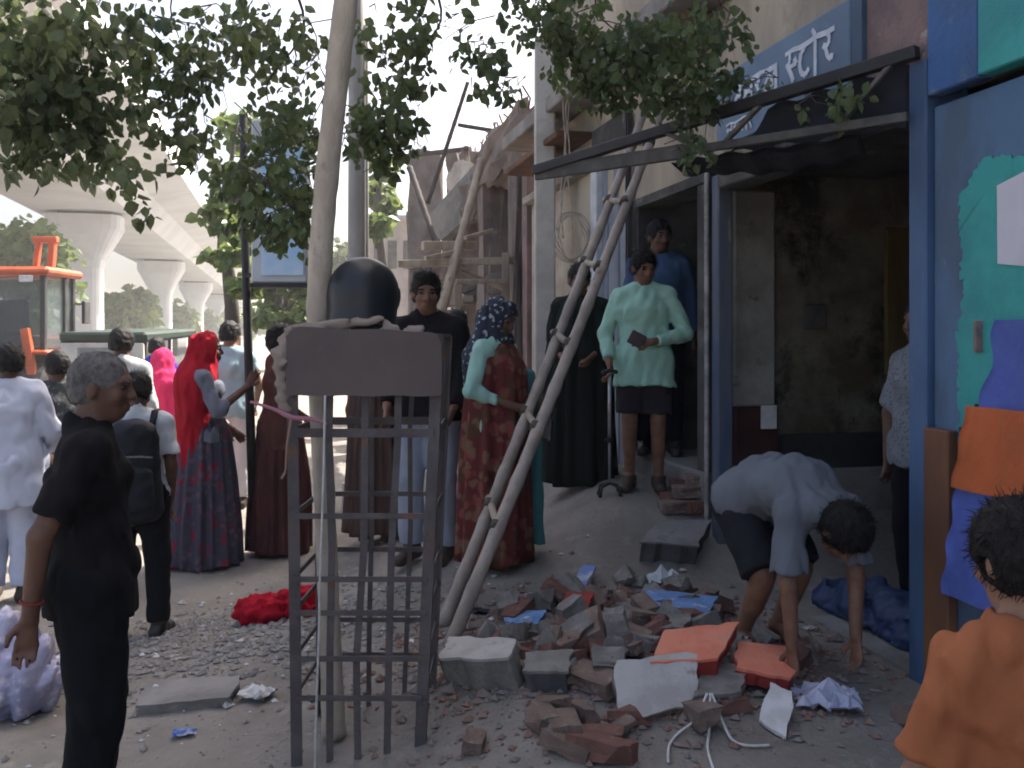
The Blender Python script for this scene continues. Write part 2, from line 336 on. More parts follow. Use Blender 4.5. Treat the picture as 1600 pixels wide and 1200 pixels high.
# recessed doorway where two men stand, and shops further along
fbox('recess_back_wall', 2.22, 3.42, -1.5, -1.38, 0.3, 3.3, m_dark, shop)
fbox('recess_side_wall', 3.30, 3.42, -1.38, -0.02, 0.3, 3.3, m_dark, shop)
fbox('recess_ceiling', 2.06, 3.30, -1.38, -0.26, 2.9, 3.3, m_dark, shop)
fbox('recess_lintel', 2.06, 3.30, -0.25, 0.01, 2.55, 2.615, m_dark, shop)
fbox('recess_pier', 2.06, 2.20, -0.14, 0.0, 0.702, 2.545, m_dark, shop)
fbox('recess_step', 2.06, 3.30, -1.38, 0.02, 0.2, 0.70, m_conc, shop, bevel=0.015)
fbox('door_jamb', 2.42, 2.52, -1.375, -1.30, 0.7, 2.6, m_pale, shop, bevel=0.01)
fbox('door_leaf', 2.54, 3.05, -1.375, -1.34, 0.7, 2.6, M('grey_green_door', (0.10, 0.10, 0.085), (0.07, 0.07, 0.06), scale=3, rough=0.7, bump=0.1), shop, bevel=0.01)
m_greyblue = M('grey_blue_shutter', (0.19, 0.22, 0.26), (0.13, 0.15, 0.19), (0.30, 0.31, 0.32), scale=3.5, rough=0.55, bump=0.1, thr3=(0.66, 0.72), stretch=(1, 1, 0.4))
for k in range(5):
    fbox('shutter_plank', 3.43 + k * 0.135, 3.43 + k * 0.135 + 0.128, -0.05, -0.005 - 0.008 * (k % 2), 0.45, 3.0, m_greyblue, shop, bevel=0.006)
fbox('white_jamb', 4.11, 4.26, -0.05, 0.05, 1.25, 3.1, M('white_jamb_paint', (0.58, 0.60, 0.62), (0.45, 0.47, 0.50), scale=5, rough=0.5, bump=0.1), shop, bevel=0.01)
fbox('jamb_base', 4.11, 4.26, -0.05, 0.045, 0.4, 1.245, m_slate, shop, bevel=0.01)
fbox('shutter_header', 3.42, 4.30, -0.2, 0.02, 3.11, 3.35, m_dark, shop)
fbox('lower_front_wall', 3.42, 6.4, -0.25, -0.055, 0.0, 2.62, m_beige, shop)
fbox('cream_wall_panel', 4.30, 6.38, -0.054, 0.01, 1.2, 3.0, M('cream_distemper', (0.42, 0.37, 0.29), (0.30, 0.26, 0.205), (0.24, 0.19, 0.14), scale=1.6, rough=0.9, bump=0.3, thr3=(0.6, 0.72)), shop)
fbox('wall_ledge', 4.30, 6.38, -0.05, 0.12, 3.003, 3.08, m_pale, shop, bevel=0.01)
fbox('brown_chajja', 4.32, 6.3, 0.0, 0.34, 3.30, 3.36, m_rust, shop, bevel=0.01)
b = MB()
for q in range(2): b.bar(F(3.36 + 0.04 * q, 0.03, 0.5), F(3.36 + 0.04 * q, 0.03, 3.3), 0.03)
b.build('door_edge_angle', m_iron, shop)
# porch post in front of the far end of the building
m_post = M('limewashed_post', (0.52, 0.49, 0.44), (0.40, 0.37, 0.33), (0.26, 0.235, 0.21), scale=2.0, rough=0.85, bump=0.25, thr3=(0.60, 0.75))
pp = thing('porch_post', (0.30, 8.5, gz(0.3, 8.5)), 'tall square cream porch post with a dark base beside the cable coil', 'post')
zb = gz(0.3, 8.5)
MB().box(0.205, 0.395, 8.4, 8.6, 1.2, 4.3).build('shaft', m_post, pp, bevel=0.015)
MB().box(0.19, 0.41, 8.385, 8.615, zb - 0.05, 1.197).build('dark_base', M('dark_brown_dado', (0.09, 0.065, 0.055), (0.06, 0.045, 0.04), scale=4, rough=0.85, bump=0.2), pp, bevel=0.012)
# white paper notice on the door and tarpaulin hanging at the frame's right edge
nt_ = fpatch('paper_notice', [(-0.455, 1.83), (-0.452, 2.12), (-0.585, 2.15), (-0.59, 1.81)], 0.024, 0.003, M('white_notice_paper', (0.60, 0.58, 0.64), (0.54, 0.52, 0.58), scale=2, rough=0.8), None)
tag(nt_, 'blank white paper notice pasted on the teal painted door at the right edge', 'notice')
tarp = thing('tarpaulin', tuple(F(-0.55, 0.06, 0.4)), 'blue and orange tarpaulin hanging beside the child at the right edge', 'tarpaulin')
def hang(name, u0f, u1, z0, z1, out, mat, parent, amp=0.006, nz=26, nu=14):
    V = []; Fc = []
    for s in (0, 1):
        for i in range(nz + 1):
            z = z0 + (z1 - z0) * i / nz; ua = u0f(i / nz)
            for j in range(nu + 1):
                u = ua + (u1 - ua) * j / nu
                V.append(F(u, out + amp * math.sin(j * 1.3 + z * 5) + amp * 0.6 * math.sin(z * 11 + j * 0.7) + s * 0.006, z))
    n1 = (nz + 1) * (nu + 1)
    for s in (0, 1):
        for i in range(nz):
            for j in range(nu):
                a = s * n1 + i * (nu + 1) + j; q = (a, a + 1, a + nu + 2, a + nu + 1); Fc.append(q if s else q[::-1])
    for i in range(nz):
        a = i * (nu + 1); Fc.append((a, a + nu + 1, n1 + a + nu + 1, n1 + a))
    return put(name, V, Fc, mat, parent, smooth=True)
m_tb = M('blue_tarpaulin', (0.09, 0.13, 0.44), (0.075, 0.11, 0.36), (0.14, 0.18, 0.40), scale=3, rough=0.6, bump=0.5, bscale=9, thr3=(.58, .72))
m_to = M('orange_tarpaulin', (0.52, 0.12, 0.035), (0.42, 0.10, 0.03), (0.34, 0.16, 0.09), scale=3, rough=0.6, bump=0.5, bscale=9, thr3=(.58, .72))
hang('blue_upper_sheet', lambda t: -0.43 + 0.02 * math.sin(t * 9) - 0.08 * t, -0.95, 1.28, 1.62, 0.07, m_tb, tarp)
hang('orange_sheet', lambda t: -0.29 - 0.10 * t + 0.006 * math.sin(t * 13), -0.95, 0.98, 1.30, 0.10, m_to, tarp)
hang('blue_lower_sheet', lambda t: -0.22 - 0.07 * t + 0.01 * math.sin(t * 17), -0.95, 0.55, 1.0, 0.075, m_tb, tarp)

# ------------------------------------------------------------------ shop sign with painted lettering
sign = thing('shop_sign', tuple(F(1.1, 0.05, 2.7)), 'slate blue shop sign board with white painted Hindi lettering above the torn awning', 'sign')
fbox('board', 0.43, 1.80, 0.006, 0.06, 2.70, 3.13, M('sign_blue_grey', (0.125, 0.20, 0.29), (0.105, 0.16, 0.235), (0.22, 0.27, 0.33), scale=2.5, rough=0.6, bump=0.1, thr3=(0.6, 0.75)), sign, bevel=0.006)
fbox('board_end', 0.345, 0.428, 0.006, 0.055, 2.68, 3.15, M('sign_end_blue', (0.06, 0.10, 0.17), (0.05, 0.08, 0.13), scale=3, rough=0.6), sign, bevel=0.004)
m_white = M('sign_white_paint', (0.62, 0.65, 0.72), (0.5, 0.53, 0.6), scale=12, rough=0.6)
GL = {'ja': [[(.82, 1), (.82, 0)], [(.82, .62), (.5, .62), (.42, .4), (.25, .27), (.08, .42)]],
      'na': [[(.8, 1), (.8, 0)], [(.8, .58), (.35, .58)], [(.35, .58), (.28, .68), (.15, .64), (.14, .5), (.27, .47), (.35, .58)]],
      'ra': [[(.45, 1), (.55, .85), (.5, .7), (.3, .62), (.15, .7)], [(.35, .62), (.55, .3), (.75, 0)]],
      'la': [[(.9, 1), (.9, 0)], [(.9, .7), (.72, .72), (.62, .55), (.62, .3)], [(.62, .6), (.5, .75), (.3, .7), (.15, .5), (.2, .25), (.38, .12)]],
      'sh': [[(.35, 1), (.35, .75), (.2, .6), (.05, .65)], [(.2, .6), (.45, .3), (.6, .05)], [(.3, .55), (.85, .55)], [(.7, .75), (.85, .55)]],
      'ta': [[(.5, 1), (.5, .86), (.22, .8), (.08, .5), (.22, .18), (.55, .06), (.85, .2)]],
      'o': [[(.4, 1.0), (.4, -.12)], [(.4, 1.0), (.28, 1.22), (.12, 1.3)]],
      'r2': [[(.35, 1), (.62, .82), (.55, .62), (.28, .58), (.12, .66)], [(.3, .58), (.42, .3), (.72, .12), (.8, .3)]]}
def stroke_word(name, glyphs, u_left, z_base, cw, ch, th, head=True):
    b = MB(); x = 0.0
    def rib(pts):
        for a_, b_ in zip(pts[:-1], pts[1:]):
            if math.hypot(b_[0] - a_[0], b_[1] - a_[1]) < 1e-5: continue
            k = th * (0.85 + 0.4 * rng.random()); q = 0.0642 + 0.001 * rng.random()
            b.bar(F(u_left - a_[0], q, z_base + a_[1]), F(u_left - b_[0], q, z_base + b_[1]), k, 0.004, up=tuple(NN))
    for gname, wd in glyphs:
        for st in GL[gname]: rib([(x + p[0] * cw * wd, p[1] * ch) for p in st])
        x += cw * wd
    if head: rib([(i * x / 6, ch + 0.006 * math.sin(i * 2)) for i in range(7)])
    return b.build(name, m_white, sign)
stroke_word('lettering', [('ja', 1), ('na', 1), ('ra', .8), ('la', 1.1)], 1.60, 2.865, 0.135, 0.14, 0.024)
stroke_word('lettering', [('sh', 1), ('ta', .9), ('o', .75), ('r2', .85)], 0.99, 2.865, 0.128, 0.165, 0.024)
stroke_word('small_lettering', [('na', 1), ('sh', 1), ('la', 1), ('ra', .8)], 1.66, 2.735, 0.085, 0.075, 0.013)

# ------------------------------------------------------------------ torn awning frame over the opening
aw = thing('torn_awning', tuple(F(0.9, 0.3, 2.5)), 'torn dark awning on a bent iron frame hanging over the shop opening', 'awning')
A1 = F(-0.05, 0.06, 2.735); A2 = P(836, 266, 5.55); B1 = F(-0.03, 0.09, 2.47); B2 = P(838, 272, 5.56)
b = MB(); b.bar(A1, A2, 0.05, 0.055); b.build('front_rail', m_iron, aw, bevel=0.004)
b = MB(); b.bar(B1, B1.lerp(B2, 0.5), 0.035, 0.04); b.bar(B1.lerp(B2, 0.5), B2, 0.03, 0.075); b.build('lower_rail', M('grey_iron_rail', (0.085, 0.08, 0.075), (0.05, 0.048, 0.046), scale=7, rough=0.6, bump=0.1), aw, bevel=0.004)
m_strut = M('dusty_iron_strut', (0.15, 0.13, 0.115), (0.09, 0.08, 0.07), scale=9, rough=0.75, bump=0.1)
for ta, tb, wd in ((0.04, 0.14, 0.028), (0.31, 0.41, 0.03), (0.58, 0.47, 0.04)):
    b = MB(); b.bar(A1.lerp(A2, ta), B1.lerp(B2, tb), wd, 0.02); b.build('strut', m_strut, aw, bevel=0.003)
m_awn = M('navy_awning_cloth', (0.016, 0.018, 0.026), (0.010, 0.011, 0.016), (0.03, 0.03, 0.035), scale=4, rough=0.85, bump=0.3, bscale=14)
def sheet(name, fn, nu, nv, th, mat, parent):
    V = []; Fc = []; n1 = (nu + 1) * (nv + 1)
    for s in (0, 1):
        for i in range(nu + 1):
            for j in range(nv + 1):
                p = fn(i / nu, j / nv); V.append(p + Vector((0, 0, -th * s)))
    for s in (0, 1):
        for i in range(nu):
            for j in range(nv):
                a = s * n1 + i * (nv + 1) + j; q = (a, a + nv + 1, a + nv + 2, a + 1); Fc.append(q if not s else q[::-1])
    for i in range(nu):
        for (j) in (0, nv):
            a = i * (nv + 1) + j; Fc.append((a, a + nv + 1, n1 + a + nv + 1, n1 + a))
    for j in range(nv):
        for i in (0, nu):
            a = i * (nv + 1) + j; Fc.append((a, a + 1, n1 + a + 1, n1 + a))
    return put(name, V, Fc, mat, parent, smooth=True)
def aw_fn(s, t):
    a = A1.lerp(A2, 0.02 + 0.30 * s); b_ = B1.lerp(B2, 0.0 + 0.40 * s)
    p = a.lerp(b_, t); sag = math.sin(math.pi * t) * 0.05
    return p + Vector((0.04, 0.06, -sag - 0.02 + 0.012 * math.sin(s * 23 + t * 5)))
sheet('awning_cloth', aw_fn, 26, 8, 0.006, m_awn, aw)
def drp(s, t):
    a = B1.lerp(B2, 0.10 + 0.46 * s) + Vector((0.03, 0.05, -0.03)); lowp = 0.03 + 0.05 * math.sin(math.pi * min(1, 0.25 + 0.75 * s)) ** 2
    return a + Vector((0.12 * t, 0.22 * t, -lowp * t + 0.01 * math.sin(s * 31)))
sheet('drooping_flap', drp, 30, 5, 0.006, m_awn, aw)

# ------------------------------------------------------------------ ruined building further along
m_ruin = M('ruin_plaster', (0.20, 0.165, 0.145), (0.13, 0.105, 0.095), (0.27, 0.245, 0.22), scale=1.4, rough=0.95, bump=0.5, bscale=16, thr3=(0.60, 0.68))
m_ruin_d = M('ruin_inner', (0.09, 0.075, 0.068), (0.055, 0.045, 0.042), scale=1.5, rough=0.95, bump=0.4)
ruin = thing('ruined_building', tuple(F(10.5, 0, 0.1)), 'half demolished pinkish building with broken slabs behind the cream porch post', 'building')
def rough_box(name, c8, mat, parent, sub=3, amp=0.03):
    bm = bmesh.new(); vs = [bm.verts.new(c) for c in c8]
    for f in BOXF: bm.faces.new([vs[i] for i in f])
    bmesh.ops.recalc_face_normals(bm, faces=bm.faces)
    bmesh.ops.subdivide_edges(bm, edges=bm.edges, cuts=sub, use_grid_fill=True)
    for v in bm.verts: v.co += Vector((rng.gauss(0, 1), rng.gauss(0, 1), rng.gauss(0, 1))) * amp
    V = [tuple(v.co) for v in bm.verts]; bm.verts.index_update(); Fc = [tuple(v.index for v in f.verts) for f in bm.faces]; bm.free()
    return put(name, V, Fc, mat, parent)
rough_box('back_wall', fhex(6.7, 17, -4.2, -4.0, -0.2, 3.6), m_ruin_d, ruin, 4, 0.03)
rough_box('end_wall', fhex(16.4, 17, -4.0, 0.0, -0.2, 4.3), m_ruin, ruin, 3, 0.05)
rough_box('roof_beam', fhex(6.65, 9.6, -0.3, 0.05, 3.62, 4.2), m_ruin, ruin, 5, 0.035)
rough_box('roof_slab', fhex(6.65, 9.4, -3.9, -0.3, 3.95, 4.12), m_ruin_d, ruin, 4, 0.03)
rough_box('roof_beam', fhex(9.6, 11.4, -0.35, 0.02, 3.35, 3.78), m_ruin, ruin, 4, 0.05)
for u_ in (7.15, 9.0, 11.0, 13.6):
    rough_box('column', fhex(u_, u_ + 0.42, -0.42, 0.0, -0.1, 3.9 if u_ < 10 else 3.4), m_ruin, ruin, 3, 0.018)
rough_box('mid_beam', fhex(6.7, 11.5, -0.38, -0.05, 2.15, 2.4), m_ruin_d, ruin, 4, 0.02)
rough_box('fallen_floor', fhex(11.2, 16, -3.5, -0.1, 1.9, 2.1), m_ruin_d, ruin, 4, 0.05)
sl = [P(752, 244, 13.5), P(748, 330, 13.6), P(690, 376, 14.6), P(660, 346, 15.0)]
bk = Vector((0.12, 0.5, 0.05))
rough_box('hanging_slab', [*sl, *[p + bk for p in sl]], m_conc, ruin, 4, 0.015)
sl = [P(702, 262, 15.2), P(744, 246, 14.4), P(736, 318, 14.4), P(696, 330, 15.2)]
rough_box('broken_panel', [*sl, *[p + Vector((0.05, 0.2, 0)) for p in sl]], M('pale_broken_plaster', (0.50, 0.45, 0.38), (0.36, 0.31, 0.27), scale=2.5, rough=0.95, bump=0.5), ruin, 4, 0.03)
for (x0, x1, y0, y1, d_) in ((640, 690, 236, 420, 17.0), (700, 716, 236, 300, 15.4), (722, 732, 230, 300, 15.0)):
    p0 = P(x0, y1, d_); p1 = P(x1, y0, d_)
    rough_box('broken_column', [(p0.x, d_, p0.z), (p1.x, d_, p0.z), (p1.x, d_ + 0.4, p0.z), (p0.x, d_ + 0.4, p0.z), (p0.x, d_, p1.z), (p1.x, d_, p1.z), (p1.x, d_ + 0.4, p1.z), (p0.x, d_ + 0.4, p1.z)], m_ruin, ruin, 3, 0.03)
for (x0, y0, x1, y1, d_) in ((632, 244, 735, 232, 15.5), (720, 196, 782, 206, 13), (655, 240, 700, 238, 16)):
    b = MB(); b.bar(P(x0, y0, d_), P(x1, y1, d_ - 0.5), 0.12, 0.05); b.build('roof_batten', m_ruin_d, ruin)
for i in range(16):
    b = MB(); px_ = 742 + i * 5.5 + rng.random() * 4; d_ = 13.2 - i * 0.2
    yb = 250 - (px_ - 745) * 1.05
    b.tube([P(px_, yb + 6, d_), P(px_ + rng.uniform(-8, 4), yb - rng.uniform(6, 22), d_), P(px_ + rng.uniform(-16, 8), yb - rng.uniform(14, 34), d_)], 0.012, 5); b.build('bent_rebar', m_rust, ruin)
for i in range(40):
    pos = F(rng.uniform(9.2, 14), rng.uniform(-1.2, 0.3), 0); pos.z = 3.35 - (pos.y - 13) * 0.0 if False else 2.12
    s = rng.uniform(0.08, 0.24); q = [Vector((sx, sy, sz)) * s for sx, sy, sz in ((-1, -.6, -.4), (1, -.7, -.4), (.9, .7, -.4), (-1, .6, -.4), (-.8, -.5, .4), (.7, -.6, .5), (.8, .5, .3), (-.7, .6, .45))]
    a_ = rng.uniform(0, 6.3); rot = Matrix.Rotation(a_, 3, 'Z')
    if i % 2: continue
    put('debris_chunk', [pos + rot @ v for v in q], BOXF, m_ruin, ruin)
# timber and bamboo shoring in front of the ruin
m_bam = M('weathered_bamboo', (0.34, 0.29, 0.22), (0.23, 0.19, 0.15), (0.14, 0.115, 0.09), scale=6, rough=0.75, bump=0.2, thr3=(0.62, 0.7), stretch=(1, 1, 0.3))
def bamboo(a, b_, r, mat, name, parent=None, joints=9):
    a = Vector(a); b_ = Vector(b_); pts = []; rad = []
    sag = Vector((rng.gauss(0, .003), rng.gauss(0, .003), 0)) * (b_ - a).length
    N_ = joints * 4
    for i in range(N_ + 1):
        t = i / N_; ph = (i % 4)
        pts.append(a.lerp(b_, t) + sag * math.sin(math.pi * t)); rad.append(r * (1.1 - 0.22 * t) * (1.1 if ph == 0 else 0.97))
    m = MB(); m.tube(pts, rad, 10); return m.build(name, mat, parent, smooth=True)
LB = 'weathered bamboo pole shoring the ruined building'
for k, (a, b_, r) in enumerate([(P(688, 492, 10.5), P(752, 250, 11.5), 0.055), (P(668, 318, 13), P(731, 128, 12.5), 0.03), (P(640, 262, 14.5), P(682, 384, 13.5), 0.045)]):
    o = bamboo(a, b_, r, m_bam if k == 0 else m_ruin_d, 'shoring_pole')
    tag(o, ['thick pale bamboo pole leaning on the ruin behind the floral veiled woman', 'thin dark pole rising from the ruin into the white sky', 'short dark pole slanting across the far pink broken column'][k], 'pole')
sf = thing('timber_scaffold', tuple(P(740, 500, 10.8)), 'rough timber scaffold of pale beams across the front of the ruin', 'scaffold')
for (x0, y0, x1, y1, d_, wd) in ((622, 412, 832, 406, 10.8, 0.10), (660, 384, 742, 384, 11, 0.13), (712, 440, 792, 440, 10.6, 0.07), (690, 410, 790, 452, 10.9, 0.06), (664, 404, 720, 392, 10.7, 0.07), (726, 372, 770, 360, 10.6, 0.06)):
    b = MB(); b.bar(P(x0, y0, d_), P(x1, y1, d_ + 0.2), wd, wd * 0.8); b.build('beam', m_bam, sf, bevel=0.008)
for (x0, y0, x1, y1, d_, wd) in ((716, 395, 716, 560, 10.9, 0.09), (790, 395, 792, 570, 10.9, 0.09), (822, 300, 800, 560, 10.4, 0.06), (808, 395, 815, 560, 10.3, 0.05)):
    b = MB(); b.bar(P(x0, y0, d_), P(x1, y1 + 70, d_), wd); b.build('upright', m_bam if wd > 0.07 else m_ruin_d, sf, bevel=0.008)

# ------------------------------------------------------------------ the elevated railway
m_via = M('viaduct_concrete', (0.60, 0.605, 0.61), (0.53, 0.535, 0.54), (0.45, 0.45, 0.45), scale=0.35, rough=0.9, bump=0.15, bscale=3, thr3=(0.60, 0.75))
CL = 9.7
via = thing('railway_viaduct', tuple(lat(CL, 50, 0)), 'elevated concrete railway viaduct on flared piers over the road at left', 'viaduct')
prof = [(-2.2, 7.75), (2.2, 7.75), (3.0, 8.75), (4.9, 9.1), (4.9, 10.2), (4.7, 10.2), (4.7, 9.35), (-4.7, 9.35), (-4.7, 10.2), (-4.9, 10.2), (-4.9, 9.1), (-3.0, 8.75)]
def span(s0, s1):
    V = [lat(CL - c, s0, z) for c, z in prof] + [lat(CL - c, s1, z) for c, z in prof]; n = len(prof)
    return V, [tuple(range(n)), tuple(range(2 * n - 1, n - 1, -1))] + [((i + 1) % n, i, n + i, n + (i + 1) % n) for i in range(n)]
S1 = 45 * 1.0286 + 3.0
for k in range(-1, 9):
    s = S1 + 28 * k
    V, Fc = span(s + 0.04, s + 27.96)
    put('girder_span', V, Fc, m_via, via)
    V = []; Fc = []; n = 20
    prf = [(0.80, -1.0), (0.80, 5.0), (0.9, 5.4), (1.55, 6.6), (1.75, 6.95), (1.75, 7.6)]
    for rr, z in prf:
        for i in range(n):
            t = 2 * math.pi * i / n; c_, s_ = math.cos(t), math.sin(t)
            q = 4.0; kx = abs(c_) ** (2 / q) * (1 if c_ > 0 else -1); ky = abs(s_) ** (2 / q) * (1 if s_ > 0 else -1)
            V.append(lat(CL - kx * rr, s + ky * min(rr, 1.25) * 0.9, z))
    for j in range(len(prf) - 1):
        for i in range(n): Fc.append((j * n + i, j * n + (i + 1) % n, (j + 1) * n + (i + 1) % n, (j + 1) * n + i))
    Fc.append(tuple((len(prf) - 1) * n + i for i in range(n)))
    pr = put('pier', V, Fc, m_via, via)
    b = MB(); b.hexa([lat(CL - 1.2, s - 0.4, 7.602), lat(CL - 1.2, s + 0.4, 7.602), lat(CL + 1.2, s + 0.4, 7.602), lat(CL + 1.2, s - 0.4, 7.602), lat(CL - 1.2, s - 0.4, 7.745), lat(CL - 1.2, s + 0.4, 7.745), lat(CL + 1.2, s + 0.4, 7.745), lat(CL + 1.2, s - 0.4, 7.745)])
    b.build('bearing', M('dark_bearing', (0.1, 0.1, 0.1), scale=2, rough=0.8), pr)
# far buildings across the road and at the street's end
def building(name, c, s, wd, dp, h, mat, label, rows, cols, roofmat=None):
    o = lat(c, s, -0.2); r = thing(name, tuple(o), label, 'building')
    def B(c0, c1, s0, s1, z0, z1): return [lat(c - c0, s + s0, z0), lat(c - c1, s + s0, z0), lat(c - c1, s + s1, z0), lat(c - c0, s + s1, z0), lat(c - c0, s + s0, z1), lat(c - c1, s + s0, z1), lat(c - c1, s + s1, z1), lat(c - c0, s + s1, z1)]
    put('wall', B(-wd / 2, wd / 2, 0, dp, -0.5, h), BOXF, mat, r)
    put('roof', B(-wd / 2 - 0.3, wd / 2 + 0.3, -0.3, dp + 0.3, h + 0.003, h + 0.35), BOXF, roofmat or m_conc, r)
    for i in range(rows):
        for j in range(cols):
            for side in (0, 1):
                z0 = 1.0 + i * (h / rows); z1 = z0 + h / rows * 0.45
                if side == 0:
                    x0 = -wd / 2 + wd * (j + 0.25) / cols; x1 = x0 + wd / cols * 0.5
                    f_ = put('window', B(x0 - 0.08, x1 + 0.08, -0.12, -0.01, z0 - 0.08, z1 + 0.08), BOXF, m_pale, r)
                    put('pane', B(x0, x1, -0.14, -0.121, z0, z1), BOXF, M_glass('window_pane', (0.06, 0.07, 0.08), 0.15, 0.9), f_)
                else:
                    y0 = dp * (j + 0.25) / cols; y1 = y0 + dp / cols * 0.5
                    f_ = put('window', B(wd / 2 + 0.01, wd / 2 + 0.12, y0 - 0.08, y1 + 0.08, z0 - 0.08, z1 + 0.08), BOXF, m_pale, r)
                    put('pane', B(wd / 2 + 0.121, wd / 2 + 0.14, y0, y1, z0, z1), BOXF, M_glass('window_pane', (0.06, 0.07, 0.08), 0.15, 0.9), f_)
    return r
building('far_house', 24.5, 34, 9, 14, 6.4, M('peach_house', (0.50, 0.36, 0.30), (0.40, 0.29, 0.25), scale=0.7, rough=0.9), 'peach coloured house across the road behind the excavator', 2, 4)
building('far_house', 25, 56, 10, 20, 7.5, M('white_house', (0.6, 0.58, 0.54), (0.5, 0.48, 0.45), scale=0.7, rough=0.9), 'white house across the road under the viaduct', 2, 5)
building('far_house', 24, 84, 10, 24, 6.5, M('grey_house', (0.42, 0.42, 0.42), (0.34, 0.34, 0.34), scale=0.7, rough=0.9), 'grey house far across the road between the viaduct piers', 2, 5)
# end-of-street house with a grey pitched roof
eh = thing('street_end_house', tuple(P(612, 560, 34)), 'low house with grey pitched roof at the end of the lane', 'building')
ew = M('end_house_wall', (0.36, 0.31, 0.28), (0.27, 0.23, 0.21), scale=1, rough=0.9)
q = lambda x, y, d: P(x, y, d)
put('wall', [q(575, 545, 34), q(660, 545, 34), q(660, 545, 40), q(575, 545, 40), q(575, 342, 34), q(660, 342, 34), q(660, 360, 40), q(575, 360, 40)], BOXF, ew, eh)
put('roof', [q(568, 342, 33.6), q(668, 342, 33.6), q(660, 300, 38), q(585, 300, 38), q(568, 336, 33.6), q(668, 336, 33.6), q(655, 286, 38), q(590, 286, 38)], BOXF, M('grey_tin_roof', (0.30, 0.32, 0.35), (0.24, 0.26, 0.28), scale=1.5, rough=0.5), eh)
for x0 in (584, 606, 630):
    put('window', [q(x0, 420, 33.95), q(x0 + 14, 420, 33.95), q(x0 + 14, 420, 34.1), q(x0, 420, 34.1), q(x0, 376, 33.95), q(x0 + 14, 376, 33.95), q(x0 + 14, 376, 34.1), q(x0, 376, 34.1)], BOXF, m_dark, eh)
